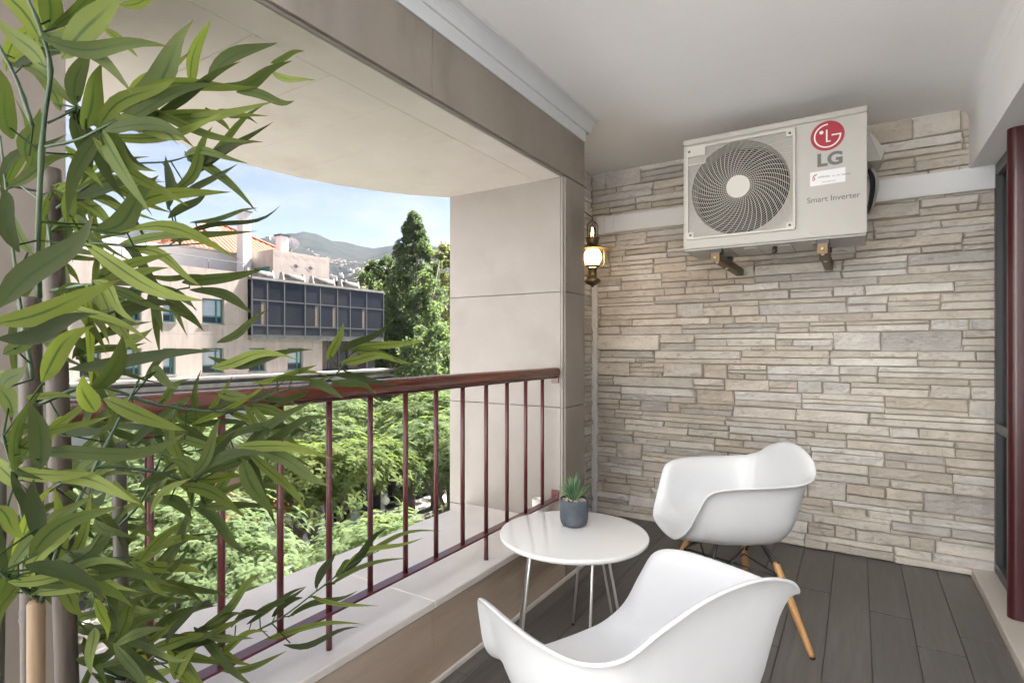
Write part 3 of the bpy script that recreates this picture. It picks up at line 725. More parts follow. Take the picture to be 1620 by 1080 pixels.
# front panel strips round the grille window
for nm, a, b, c, d in (('front_panel', GX1, AX1 - .012, AZ0 + .002, cz1), ('front_panel', AX0 + .012, GX0, AZ0 + .002, cz1), ('front_panel', GX0, GX1, AZ0 + .002, GZ0), ('front_panel', GX0, GX1, GZ1, cz1)):
    pass
bm = bmesh.new()
o = [(AX0 + .006, AZ0), (AX1 - .006, AZ0), (AX1 - .006, cz1), (AX0 + .006, cz1)]; ii = [(GX0, GZ0), (GX1, GZ0), (GX1, GZ1), (GX0, GZ1)]
vo = [bm.verts.new((p[0], AYF, p[1])) for p in o]; vi = [bm.verts.new((p[0], AYF, p[1])) for p in ii]; vd = [bm.verts.new((p[0], AYF + .012, p[1])) for p in ii]
for i in range(4):
    j = (i + 1) % 4; bm.faces.new((vo[i], vo[j], vi[j], vi[i])); bm.faces.new((vi[i], vi[j], vd[j], vd[i]))
# rounded vertical corners and sides
def corner(x, sgn):
    prev = None
    for i in range(7):
        a = math.pi / 2 * i / 6; X = x + sgn * (.006 * math.sin(a)); Y = AYF + .006 * (1 - math.cos(a))
        p = (bm.verts.new((X, Y, AZ0)), bm.verts.new((X, Y, cz1)))
        if prev: bm.faces.new((prev[0], p[0], p[1], prev[1]))
        prev = p
    q = (bm.verts.new((x + sgn * .006, AYB, AZ0)), bm.verts.new((x + sgn * .006, AYB, cz1))); bm.faces.new((prev[0], q[0], q[1], prev[1]))
corner(AX0 + .006, -1); corner(AX1 - .006, 1)
bmesh.ops.remove_doubles(bm, verts=bm.verts, dist=1e-5)
smooth_by_angle(bmobj('front_panel', bm, 'ac_white', ac), 40)
box('back_panel', AX0 + .002, AX1 - .002, AYB - .004, AYB, AZ0, cz1, 'ac_white', ac)
box('base_pan', AX0 + .003, AX1 - .003, AYF + .004, AYB - .005, AZ0 - .012, AZ0 - .001, 'ac_white', ac, .003)
for x in (-.66, -.52, -.36, -.2): box('base_rib', x, x + .07, AYF + .05, AYB - .04, AZ0 - .019, AZ0 - .0125, 'ac_white', ac, .002)
tube('drain_spout', [(-.375, AYF + .10, AZ0 - .012), (-.375, AYF + .10, AZ0 - .045)], .012, 'black_metal', ac, 12)
tc_ = box('top_cover', AX0 - .002, AX1 + .002, AYF - .005, AYB + .004, cz1 + .001, AZ1, 'ac_white', ac, .012, 4); smooth_by_angle(tc_, 40)
# grille: rings and curved spokes (wires too fine to tell apart one by one)
gr = tag(empty('x'), None); bpy.data.objects.remove(gr)
bm = bmesh.new(); YG = AYF - .010
def wire(bm, pts, r):
    bm_tube(bm, pts, r, 4, False)
def clipin(p): return GX0 + .004 < p[0] < GX1 - .004 and GZ0 + .004 < p[2] < GZ1 - .004
HUB = .062
nr_ = 19
for q in range(nr_ + 6):
    r = HUB + .006 + q * (.247 - HUB) / nr_
    run = []
    for i in range(145):
        a = 2 * math.pi * i / 144; p = (FC.x + r * math.cos(a), YG + .002 * 0, FC.z + r * math.sin(a))
        if clipin(p): run.append(p)
        else:
            if len(run) > 2: wire(bm, run, .0013)
            run = []
    if len(run) > 2: wire(bm, run, .0013)
for q in range(44):
    a0 = 2 * math.pi * q / 44; run = []
    for i in range(17):
        f = i / 16; r = HUB + f * .30; a = a0 - 1.05 * (f ** .8) * .95
        p = (FC.x + r * math.cos(a), YG - .0025, FC.z + r * math.sin(a))
        if clipin(p): run.append(p)
        else: break
    if len(run) > 2: wire(bm, run, .0017)
g_ = bmobj('fan_grille', bm, 'ac_grille', ac, True); tag(g_, kind='stuff')
lathe_c = Vector((FC.x, YG - .004, FC.z))
bm = bmesh.new(); vs_ = []
for i in range(48):
    a = 2 * math.pi * i / 48; vs_.append((bm.verts.new((FC.x + .060 * math.cos(a), YG - .008, FC.z + .060 * math.sin(a))), bm.verts.new((FC.x + HUB * math.cos(a), YG + .004, FC.z + HUB * math.sin(a)))))
bm.faces.new([v[0] for v in vs_])
for i in range(48): bm.faces.new((vs_[i][0], vs_[(i + 1) % 48][0], vs_[(i + 1) % 48][1], vs_[i][1]))
smooth_by_angle(bmobj('grille_hub', bm, 'ac_grille', ac), 30)
fr_ = .012
for a, b, c, d in ((GX0 - .006, GX1 + .006, GZ0 - .006, GZ0 + fr_ * .5), (GX0 - .006, GX1 + .006, GZ1 - fr_ * .5, GZ1 + .006)):
    box('grille_frame', a, b, YG - .006, AYF - .0005, c, d, 'ac_grille', ac, .002)
for a, b in ((GX0 - .006, GX0 + fr_ * .5), (GX1 - fr_ * .5, GX1 + .006)):
    box('grille_frame', a, b, YG - .0055, AYF - .0004, GZ0 + .0065, GZ1 - .0065, 'ac_grille', ac, .002)
for sx, sz in ((0, 0), (1, 0), (1, 1)):
    x0 = GX0 if sx == 0 else GX1 - .038; z0 = GZ0 if sz == 0 else GZ1 - .036
    t_ = box('screw_tab', x0 + .001, x0 + .036, YG - .0065, YG + .006, z0 + .001, z0 + .034, 'ac_grille', ac, .002)
    tube('screw', [(x0 + .018, YG - .0085, z0 + .017), (x0 + .018, YG - .006, z0 + .017)], .0065, 'logo_grey', t_, 12)
t_ = box('corner_plate', GX0 + .001, GX0 + .098, YG - .0065, YG + .006, GZ1 - .052, GZ1 - .001, 'ac_grille', ac, .002)
tube('screw', [(GX0 + .012, YG - .0085, GZ1 - .022), (GX0 + .012, YG - .006, GZ1 - .022)], .0065, 'logo_grey', t_, 12)
box('corner_ledge', GX0 + .001, GX0 + .098, YG - .004, YG + .006, GZ1 - .098, GZ1 - .090, 'ac_grille', ac, .001)
box('corner_recess', GX0 + .002, GX0 + .097, YG + .003, YG + .006, GZ1 - .0895, GZ1 - .0525, 'ac_white', ac)
# fan
for k in range(3):
    vs, fs = [], []
    for i in range(7):
        r = .05 + .175 * i / 6
        for j in range(7):
            a = R(120 * k) + R(92) * (j / 6 - .5) + .35 * i / 6
            vs.append((FC.x + r * math.cos(a), AYF + .05 + .045 * (j / 6), FC.z + r * math.sin(a)))
    for i in range(6):
        for j in range(6): fs.append((i * 7 + j, i * 7 + j + 1, i * 7 + j + 8, i * 7 + j + 7))
    pyobj('fan_blade', vs, fs, 'ac_fan', ac, True)
tube('fan_hub', [(FC.x, AYF + .03, FC.z), (FC.x, AYF + .12, FC.z)], .052, 'ac_fan', ac, 24)
# lettering and emblem on the front
YT = AYF - .0012
def disc(name, cx, cz, r, y, m, parent, n=48):
    vs = [(cx + r * math.cos(2 * math.pi * i / n), y, cz + r * math.sin(2 * math.pi * i / n)) for i in range(n)]
    return pyobj(name, vs, [tuple(range(n))], m, parent)
def stroke(name, pts, wd, y, m, parent):
    vs, fs = [], []
    P = [Vector((p[0], 0, p[1])) for p in pts]
    for i, p in enumerate(P):
        d = (P[min(i + 1, len(P) - 1)] - P[max(i - 1, 0)]).normalized(); s_ = Vector((-d.z, 0, d.x))
        a, b = p + s_ * wd / 2, p - s_ * wd / 2
        vs += [(a.x, y, a.z), (b.x, y, b.z)]
    for i in range(len(P) - 1): fs.append((2 * i, 2 * i + 1, 2 * i + 3, 2 * i + 2))
    return pyobj(name, vs, fs, m, parent)
def text(body, x, z, size, y, m, parent, bold=0.0, align='LEFT', xs=1.0, name='lettering'):
    cu = bpy.data.curves.new('txt', 'FONT'); cu.body = body; cu.size = size; cu.align_x = align; cu.offset = bold
    tmp = bpy.data.objects.new('txt', cu); COL.objects.link(tmp)
    dg = bpy.context.evaluated_depsgraph_get(); me = bpy.data.meshes.new_from_object(tmp.evaluated_get(dg))
    bpy.data.objects.remove(tmp)
    c = origin_of(parent)
    for v in me.vertices: v.co = Vector((x + v.co.x * xs - c.x, y - c.y, z + v.co.y - c.z))
    me.materials.clear()
    return link_mesh(name, me, m, parent)
EC = ray_y(1309, 215, AYF)
em = disc('emblem', EC.x, EC.z, .0735, YT, 'logo_red', ac)
e = .0735; lw = .0065
arc = [(EC.x + .056 * math.cos(a), EC.z + .056 * math.sin(a)) for a in [R(88) + (R(360) - R(88)) * i / 40 for i in range(41)]]
stroke('emblem_ring', arc, lw, YT - .0008, 'logo_white', em)
stroke('emblem_bar', [(EC.x + .056 + lw / 2, EC.z), (EC.x + .018, EC.z)], lw, YT - .0012, 'logo_white', em)
stroke('emblem_letter', [(EC.x - .003, EC.z + .030), (EC.x - .003, EC.z - .029)], lw, YT - .0008, 'logo_white', em)
stroke('emblem_letter', [(EC.x - .006, EC.z - .0285), (EC.x + .014, EC.z - .0285)], lw * .9, YT - .0012, 'logo_white', em)
disc('emblem_eye', EC.x - .026, EC.z + .020, .009, YT - .0008, 'logo_white', em, 20)
p = ray_y(1292, 264, AYF); text('LG', p.x, p.z, .086, YT, 'logo_grey', ac, .0035, xs=1.08)
p = ray_y(1276.5, 322, AYF); text('Smart Inverter', p.x, p.z, .0385, YT, 'logo_grey', ac, .0002)
a, b = ray_y(1281.5, 273.5, AYF), ray_y(1337.5, 287, AYF)
st = pyobj('sticker', [(a.x, YT, b.z - .003), (b.x, YT, b.z), (b.x, YT, a.z + .003), (a.x, YT, a.z)], [(0, 1, 2, 3)], 'sticker', ac)
stroke('sticker_mark', [(a.x + .030, a.z - .012), (a.x + .016, a.z - .022), (a.x + .012, a.z - .034), (a.x + .022, a.z - .030), (a.x + .020, a.z - .040), (a.x + .010, a.z - .042)], .005, YT - .0008, 'logo_red', st)
text('cel\u00e9cias', a.x + .034, a.z - .034, .0175, YT - .0008, 'logo_grey', st)
text('Tel. 291 900 880', a.x + .095, a.z - .036, .0115, YT - .0008, 'logo_grey', st)
text('www.celecias.pt', a.x + .050, a.z - .058, .0095, YT - .0008, 'logo_grey', st)
for z in (AZ0 + .205, AZ0 + .14): box('pressed_line', GX1 + .05, AX1 - .06, AYF - .0009, AYF + .002, z, z + .0015, 'ac_white', ac)
for x, z in ((-.51, AZ0 + .022), (-.20, AZ0 + .022)): tube('panel_screw', [(x, AYF - .002, z), (x, AYF + .001, z)], .0055, 'ac_grille', ac, 12)
# valve cover and hoses on the right side
vs = [(AX1 + .001, AYF + .10, 2.335), (AX1 + .001, AYB, 2.335), (AX1 + .075, AYB, 2.23), (AX1 + .075, AYF + .16, 2.23), (AX1 + .001, AYF + .10, 2.17), (AX1 + .001, AYB, 2.17), (AX1 + .06, AYB, 2.185), (AX1 + .06, AYF + .17, 2.185)]
pyobj('valve_cover', vs, [(0, 1, 2, 3), (3, 2, 6, 7), (7, 6, 5, 4), (0, 3, 7, 4), (1, 5, 6, 2)], 'ac_white', ac)
for dx, m_ in ((.030, 'ac_white'), (.018, 'black_metal'), (.008, 'black_metal')):
    tube('hose', catmull([(AX1 + dx * .6, AYB - .08, 2.18), (AX1 + dx + .012, AYB - .04, 2.13), (AX1 + dx + .012, AYB, 2.06), (AX1 + dx * .4, AYB + .10, 1.985), (AX1 - .05, AYB + .2, 2.0), (AX1 - .09, YW - .07, 2.11)], 6), .008, m_, ac, 8)
# wall brackets
for i, (x, cap) in enumerate(((-0.655, 0), (-.146, 1))):
    bk = thing('wall_bracket', ('left' if i == 0 else 'right') + ' yellow zinc bracket carrying the outdoor unit under the ' + ('fan' if i == 0 else 'lettering'), 'bracket', (x, YW, AZ0 - .06), group='brackets under the outdoor unit')
    zb = AZ0 - .058
    box('arm_web', x - .022, x - .018, AYF - .02, YW - .02, zb - .018, zb + .020, 'zinc_gold', bk)
    box('arm_web', x + .018, x + .022, AYF - .02, YW - .02, zb - .018, zb + .020, 'zinc_gold', bk)
    box('arm_floor', x - .0215, x + .0215, AYF - .022, YW - .02, zb - .022, zb - .0181, 'zinc_gold', bk)
    box('end_plate', x - .0225, x + .0225, AYF - .026, AYF - .0225, zb - .03, zb + .021, 'zinc_gold', bk)
    box('wall_plate', x - .025, x + .025, YW - .026, YW - .019, zb - .03, zb + .04, 'zinc_gold', bk)
    for y in (AYF + .03, AYB - .03):
        box('unit_foot', x - .03, x + .03, y - .03, y + .03, zb + .021, AZ0 - .0125, 'black_metal', bk, .003)
        tube('bolt', [(x, y, zb - .03), (x, y, zb - .0222)], .009, 'chrome', bk, 6)
    for z in (zb - .005, ):
        tube('bolt', [(x, AYF - .031, z), (x, AYF - .0262, z)], .007, 'chrome', bk, 6)

# ---- brass oil lantern
lc = px(937.5, 452, 3.36)
la = thing('oil_lantern', 'lit antique brass oil lantern with white globe beside the pier', 'lantern', lc)
lathe('fuel_tank', [(0, -.012), (.006, -.010), (.008, -.002), (.020, .004), (.044, .018), (.052, .030), (.050, .042), (.034, .056), (.028, .062), (.026, .112), (.031, .118), (.033, .128), (.024, .134), (0, .134)], lc, 'brass_old', la, 32)
lathe('gallery', [(.026, .1345), (.044, .1365), (.046, .150), (.043, .152), (.041, .140), (.026, .138)], lc, 'brass_old', la, 32)
lathe('globe', [(.030, .150), (.046, .170), (.056, .198), (.056, .222), (.047, .246), (.037, .262)], lc, 'lit_globe', la, 32)
bm = bmesh.new()
for i in range(24):
    a = 2 * math.pi * i / 24; b = a + 2 * math.pi / 24
    for z0, z1 in ((.150, .170), (.170, .150)):
        bm_tube(bm, [lc + Vector((.047 * math.cos(a), .047 * math.sin(a), z0)), lc + Vector((.052 * math.cos(b), .052 * math.sin(b), z1))], .0012, 4)
bmobj('lattice', bm, 'brass_old', la)
la_l = COL.objects['lattice']; tag(la_l, kind='stuff')
lathe('shade', [(.030, .302), (.034, .298), (.060, .286), (.124, .262), (.126, .259), (.123, .258), (.060, .281), (.032, .293)], lc, 'brass_old', la, 40)
lathe('shade_collar', [(.031, .298), (.036, .302), (.042, .330), (.044, .346), (.047, .350), (.040, .352), (.034, .346), (.030, .305)], lc, 'brass_old', la, 32)
lathe('chimney', [(.021, .30), (.022, .42), (.020, .422), (.019, .30)], lc, 'glass', la, 20)
lathe('wick_tube', [(0, .30), (.016, .30), (.016, .39), (0, .39)], lc, 'sticker', la, 16)
for s_ in (-1, 1):
    tube('side_rod', catmull([lc + RT * s_ * .046 + UP * .140, lc + RT * s_ * .072 + UP * .152, lc + RT * s_ * .076 + UP * .20, lc + RT * s_ * .074 + UP * .272], 5), .003, 'brass_old', la, 6)
tube('bail', catmull([lc + RT * -.032 + UP * .345, lc + RT * -.033 + UP * .43, lc + RT * -.02 + UP * .462, lc + UP * .472, lc + RT * .02 + UP * .462, lc + RT * .033 + UP * .43, lc + RT * .032 + UP * .345], 6), .004, 'brass_old', la, 8)
hk = Vector((lc.x, YP, lc.z + .478))
tube('hanger', [lc + UP * .476, lc + UP * .50, Vector((lc.x, YP + .004, lc.z + .52))], .004, 'brass_old', la, 8)
la.scale = (.94, .94, .83)
#PART4
# ================================================================== BAMBOO PLANT
rb = random.Random(21)
bp0 = Vector((-0.93, 0.33, 0.0))
bam = thing('bamboo_plant', 'tall artificial bamboo plant with long green leaves in the left foreground', 'plant', bp0)
lathe('pot', [(0, 0), (.125, 0), (.135, .01), (.165, .29), (.172, .30), (.172, .32), (.155, .32), (.15, .29), (0, .29)], bp0, 'terracotta', bam, 36)
lathe('soil', [(0, .291), (.148, .2905)], bp0, 'soil', bam, 24)
def cane(u0, v0, u1, v1, t, wpx, m, ztop_v, tilt=0.0):
    a, b = px(u0, v0, t), px(u1, v1, t + tilt)          # lower, upper guides
    d = (b - a).normalized()
    k0 = (0.28 - a.z) / d.z; top = px(u0 + (u1 - u0) * (ztop_v - v0) / (v1 - v0), ztop_v, t + tilt * (ztop_v - v0) / (v1 - v0))
    base = a + d * k0; r = wpx * t / F_PX / 2; Ln = (top - base).length
    pts, rr = [], []; s = 0.0; nodes = []
    while s < Ln:
        pts.append(base + d * s); rr.append(r)
        s2 = s + rb.uniform(.16, .24)
        if s2 < Ln:
            for q, f in ((-.010, 1.0), (-.004, 1.10), (0, 1.0), (.004, 1.09), (.010, 1.0)): pts.append(base + d * (s2 + q)); rr.append(r * f)
            nodes.append(base + d * s2)
        s = s2 + .012
    pts.append(top); rr.append(r * .93)
    tube('cane', pts, rr, m, bam, 14)
    return nodes
cane(52, 1075, 48, 600, .72, 31, 'cane', 470, .02)
cane(106, 1075, 84, 400, .84, 31, 'cane', 268, .03)
cane(196, 1075, 188, 740, .95, 21, 'cane_grey', 700, .02)
cane(-6, 1075, -2, 760, .80, 20, 'cane_grey', 740)
# split length of cane facing the room
a, b = px(57, 1100, .700), px(57, 955, .700)
rr_ = 24 * .70 / F_PX / 2
tube('cane_strip', [a - UP * .3, a, b, b + UP * .004], [rr_, rr_, rr_, rr_ * .8], 'cane_split', bam, 12)
BR = []
def branch(pts, r=.0032, name='branch'):
    P = catmull([px(*p) for p in pts], 5)
    rr = [r * (1 - .55 * i / (len(P) - 1)) for i in range(len(P))]
    rr = [q * (1.35 if i % 6 == 3 else 1) for i, q in enumerate(rr)]
    tube(name, P, rr, 'stem_green', bam, 8)
    BR.extend(P)
branch([(62, 470, .68), (60, 380, .65), (68, 210, .62), (80, 110, .60), (62, 40, .58), (40, -10, .57)], .0033)
branch([(72, 232, .62), (120, 222, .62), (160, 203, .61), (205, 182, .62), (240, 178, .64)], .0018)
branch([(75, 195, .62), (110, 178, .63), (130, 172, .64)], .0015)
branch([(52, 200, .70), (28, 130, .69), (0, 75, .68), (-20, 30, .67)], .0028)
branch([(52, 600, .70), (30, 470, .72), (10, 300, .74), (0, 215, .75)], .0026)
branch([(84, 420, .82), (70, 330, .84), (40, 300, .86), (0, 268, .88)], .0024)
branch([(90, 330, .80), (130, 300, .82), (200, 262, .86), (270, 255, .90), (330, 235, .92)], .0022)
branch([(88, 400, .80), (140, 385, .78), (230, 390, .80), (320, 385, .84)], .0022)
branch([(86, 300, .84), (180, 290, .90), (250, 300, .95), (300, 285, .98)], .002)
branch([(80, 460, .76), (150, 450, .74), (240, 462, .78), (300, 455, .82)], .0024)
branch([(60, 640, .72), (150, 610, .75), (250, 640, .80), (360, 650, .86), (440, 620, .92), (520, 600, .97), (555, 560, .99)], .0026)
branch([(70, 780, .70), (150, 740, .72), (240, 745, .76), (310, 760, .80), (390, 715, .84)], .0024)
branch([(62, 950, .70), (45, 860, .66), (25, 760, .64), (5, 690, .62)], .0034)
branch([(66, 950, .70), (88, 880, .66), (120, 800, .68), (170, 700, .72), (220, 600, .76)], .0034)
branch([(56, 945, .70), (30, 925, .62), (-20, 890, .58)], .003)
branch([(190, 830, .93), (225, 790, .92), (255, 720, .90), (280, 640, .90)], .0022)
branch([(196, 1000, .94), (240, 990, .93), (330, 1020, .96), (430, 985, 1.00), (500, 935, 1.04), (560, 890, 1.08), (600, 870, 1.10)], .0022)
branch([(200, 1075, .94), (240, 1040, .92), (262, 1020, .92)], .002)
branch([(120, 900, .80), (200, 880, .84), (260, 900, .88)], .002)
LEAVES = 0
def leaf(bx, by, tx, ty, wpx, t, dt=None, petiole=True, wscale=.71, collect=None):
    global LEAVES
    dt = rb.uniform(-.05, .05) if dt is None else dt
    P0, P1 = px(bx, by, t), px(tx, ty, t + dt)
    ax = (P1 - P0); Ln = ax.length * 1.04; ax.normalize()
    view = (EYE - (P0 + P1) / 2).normalized()
    side = ax.cross(view).normalized(); ang = rb.uniform(-.75, .75)
    nrm = side.cross(ax).normalized()
    side = side * math.cos(ang) + nrm * math.sin(ang); nrm = side.cross(ax).normalized()
    W = wscale * wpx * t / F_PX / 2 / max(.62, math.cos(ang))
    bend = rb.uniform(-.10, .10) * Ln; sb = rb.uniform(-.10, .10) * Ln; sw_ = rb.uniform(-.05, .05) * Ln; droop = rb.uniform(0.0, .06) * Ln
    N = 10; vs, fs, uvs = [], [], []
    twist = rb.uniform(-.35, .35); fold = rb.uniform(.08, .32)
    for i in range(N + 1):
        f = i / N
        c = P0 + ax * Ln * f + nrm * bend * math.sin(math.pi * f) + side * (sb * math.sin(math.pi * f) + sw_ * math.sin(2 * math.pi * f)) + UP * droop * math.sin(math.pi * f)
        wd = W * max(0.02, (math.sin(math.pi * min(1, f ** .68)) ** .92) if f > 0 else .10) * (1 - .10 * f)
        if i == N: wd = W * .015
        s2 = side * math.cos(twist * f) + nrm * math.sin(twist * f); n2 = nrm * math.cos(twist * f) - side * math.sin(twist * f)
        rip = .05 * math.sin(f * 9 + ang * 5)
        vs += [c - s2 * wd + n2 * wd * (fold + rip), c, c + s2 * wd + n2 * wd * (fold - rip)]
        uvs += [(0, f), (.5, f), (1, f)]
    for i in range(N):
        o = i * 3; fs += [(o, o + 1, o + 4, o + 3), (o + 1, o + 2, o + 5, o + 4)]
    nb = min(BR, key=lambda q: (q - P0).length)
    if petiole and .004 < (nb - P0).length < .085:
        o = len(vs); d = (P0 - nb).normalized(); s3 = d.cross(view).normalized() * .0011; n3 = d.cross(s3).normalized() * .0011
        for c in (nb, P0 + ax * .012):
            for q in (s3, n3, -s3, -n3): vs.append(c + q); uvs.append((.5, .2))
        for j in range(4): fs.append((o + j, o + (j + 1) % 4, o + 4 + (j + 1) % 4, o + 4 + j))
    if collect is not None:
        o = len(collect[0]); collect[0].extend(vs); collect[1].extend([tuple(q + o for q in f) for f in fs]); collect[2].extend(uvs); return
    c0 = origin_of(bam)
    me = bpy.data.meshes.new('leaf'); me.from_pydata([tuple(v - c0) for v in vs], [], fs); me.update()
    ul = me.uv_layers.new(name='UVMap')
    for lp in me.loops: ul.data[lp.index].uv = uvs[lp.vertex_index]
    link_mesh('leaf', me, 'bamboo_leaf', bam, True)
    LEAVES += 1
TR = [ # base x, y, tip x, y, width, distance
(75,47,102,-60,46,.60),(97,93,196,-22,50,.58),(66,72,-25,-45,46,.60),(72,112,-14,18,40,.61),(188,8,276,-2,22,.66),(163,44,216,89,17,.66),
(118,167,142,79,38,.63),(131,205,160,104,39,.61),(178,180,303,36,54,.62),(200,172,298,84,22,.70),(301,138,334,34,30,.74),(328,126,436,70,30,.72),
(350,134,458,98,26,.70),(428,100,481,82,14,.76),(430,114,496,126,14,.77),(204,184,402,139,36,.62),(208,193,416,184,27,.63),(164,206,302,233,35,.60),
(374,146,462,159,22,.74),(345,174,406,196,17,.76),(325,170,364,208,18,.77),(274,302,334,204,25,.88),(303,272,417,168,15,.90),(309,277,428,196,17,.91),
(290,306,373,261,15,.92),(104,231,164,296,25,.66),(266,332,262,250,21,.86),(150,366,247,281,48,.70),(180,356,358,306,32,.72),(186,368,371,409,30,.70),
(266,345,328,300,20,.84),(268,382,402,366,17,.86),(278,378,437,327,12,.88),(300,352,405,330,11,.88),(134,385,318,472,36,.66),(106,352,120,284,27,.74),
(-2,486,142,346,62,.56),(-12,512,184,444,46,.57),(-5,536,152,498,40,.56),(150,462,182,414,20,.74),(288,447,416,425,25,.82),(300,458,396,495,25,.82),
(268,464,320,521,27,.82),(343,542,424,491,20,.86),(238,462,256,524,20,.78),(160,502,284,488,28,.72),(44,258,63,174,35,.70),(20,220,-6,108,40,.62),
(30,399,-2,298,36,.62),(52,402,24,344,20,.70),(96,176,46,108,27,.66),(66,604,146,518,46,.62),(150,616,192,532,42,.64),(108,584,338,556,30,.66),
(330,564,489,553,23,.72),(334,582,467,570,23,.72),(240,582,281,613,26,.78),(150,652,132,594,42,.64),(164,630,292,680,33,.68),(38,628,118,630,17,.70),
(64,742,44,638,42,.60),(90,688,166,672,21,.70),(60,716,288,684,36,.62),(344,620,396,627,24,.84),(300,672,422,608,15,.88),(330,652,452,598,15,.90),
(398,606,522,598,13,.94),(518,571,543,511,21,.99),(538,556,621,502,18,.99),(557,549,674,537,18,1.0),(553,553,655,576,19,1.0),(537,574,628,574,21,.98),
(528,592,626,609,16,.97),(540,584,620,589,8,.97),(524,604,594,625,19,.95),(488,607,543,630,22,.94),(500,603,541,629,14,.95),(488,618,428,652,15,.93),
(430,604,520,594,15,.92),(455,598,500,578,12,.94),(350,692,489,687,21,.84),(374,706,526,727,25,.82),(398,713,517,767,29,.80),(384,726,432,813,36,.78),
(284,768,384,817,29,.78),(258,784,303,819,27,.78),(300,756,392,752,23,.80),(314,746,412,714,27,.80),(268,726,306,757,27,.78),(238,812,302,758,20,.82),
(60,852,54,760,36,.60),(64,757,217,796,34,.64),(48,882,187,804,36,.60),(40,893,165,946,38,.60),(88,884,206,957,41,.62),(108,876,266,922,31,.64),
(204,890,279,858,27,.84),(250,926,299,860,15,.88),(90,930,132,972,31,.74),(150,945,168,1012,21,.78),(172,958,188,1004,20,.80),(150,992,146,1066,26,.84),
(120,1042,192,1030,24,.82),(204,1002,272,944,21,.88),(214,1032,292,958,18,.90),(236,1012,342,959,20,.92),(236,1026,341,1005,25,.92),(276,1074,311,1024,35,.92),
(214,1040,242,1077,29,.92),(228,1076,278,1060,24,.92),(365,992,416,970,20,1.0),(390,987,480,930,15,1.02),(499,930,531,874,18,1.05),(530,912,552,885,20,1.07),
(540,906,613,836,18,1.08),(545,893,692,842,11,1.10),(540,903,665,852,13,1.09),(520,926,642,884,11,1.07),(455,976,562,935,14,1.04),(490,941,596,957,10,1.05),
(418,1012,571,988,14,1.02),(448,1019,564,992,14,1.02),(400,972,482,928,14,1.0),(430,975,478,946,16,1.02),(330,1040,420,1000,18,.98),(350,1060,450,1030,16,.98),
(300,1030,380,980,16,.97),(340,1022,400,1050,16,.98),(280,690,352,720,20,.84),(360,650,420,690,16,.88),(250,640,300,600,18,.82),(380,640,455,668,14,.90),
(410,628,470,640,14,.92),(340,655,400,640,14,.88),(230,600,268,566,18,.80),(118,760,165,700,26,.72),(20,660,-10,600,30,.64),(10,700,62,668,28,.64),
(5,560,60,530,30,.66),(0,620,42,575,32,.68),(30,770,-10,720,34,.64),(-5,800,40,850,34,.60),(20,830,100,790,26,.66),(10,900,-8,980,30,.62),
(28,925,0,1000,28,.66),(90,520,140,560,24,.76),(120,470,170,520,26,.76),(188,560,240,520,22,.80),(200,640,260,690,22,.80),(210,700,262,660,20,.82),
(220,770,280,740,20,.84),(180,760,230,810,22,.80),(150,820,210,850,22,.76),(190,640,150,690,20,.78),(110,660,60,700,26,.74),(245,705,300,720,16,.84),
]
for r_ in TR: leaf(*r_)
# sprays of slimmer leaves along the branches and deeper in the plant
def to_px(P):
    d = P - EYE; t = d.dot(FW); return 810 + F_PX * d.dot(RT) / t, HORIZ - F_PX * d.z / t, t
extra = ([], [], [])
nodes = [q for q in (to_px(P) for P in BR) if -30 < q[0] < 430 and -20 < q[1] < 1070]
rb.shuffle(nodes)
spots = [(u, v, t) for (u, v, t) in nodes[:26]]
spots += [(rb.uniform(-10, 190), rb.uniform(480, 1040), rb.uniform(.76, 1.0)) for _ in range(14)]
spots += [(rb.uniform(90, 330), rb.uniform(600, 850), rb.uniform(.84, 1.0)) for _ in range(7)]
spots += [(rb.uniform(110, 320), rb.uniform(900, 1070), rb.uniform(.88, 1.0)) for _ in range(8)]
spots += [(rb.uniform(0, 300), rb.uniform(150, 480), rb.uniform(.80, 1.0)) for _ in range(3)]
for (u, v, t) in spots:
    a0 = rb.gauss(R(0), R(38)); k = rb.randint(3, 6)
    if u > 330 and v < 500: k = 2
    for q in range(k):
        a = a0 + (q - (k - 1) / 2) * R(rb.uniform(18, 34)); Ln = rb.uniform(85, 165) * .80 / t
        bx, by = u + rb.uniform(-8, 8), v + rb.uniform(-8, 8)
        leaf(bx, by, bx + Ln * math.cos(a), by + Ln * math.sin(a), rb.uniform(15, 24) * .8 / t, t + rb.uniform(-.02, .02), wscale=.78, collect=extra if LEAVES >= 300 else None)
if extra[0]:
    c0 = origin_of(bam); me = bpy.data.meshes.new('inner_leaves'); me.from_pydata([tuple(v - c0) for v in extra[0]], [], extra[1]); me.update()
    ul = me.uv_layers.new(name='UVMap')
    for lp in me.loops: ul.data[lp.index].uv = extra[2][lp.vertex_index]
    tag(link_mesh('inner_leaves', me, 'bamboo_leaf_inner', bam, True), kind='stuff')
#PART5
# ================================================================== OUTSIDE
GZ = -10.5
ro = random.Random(3)
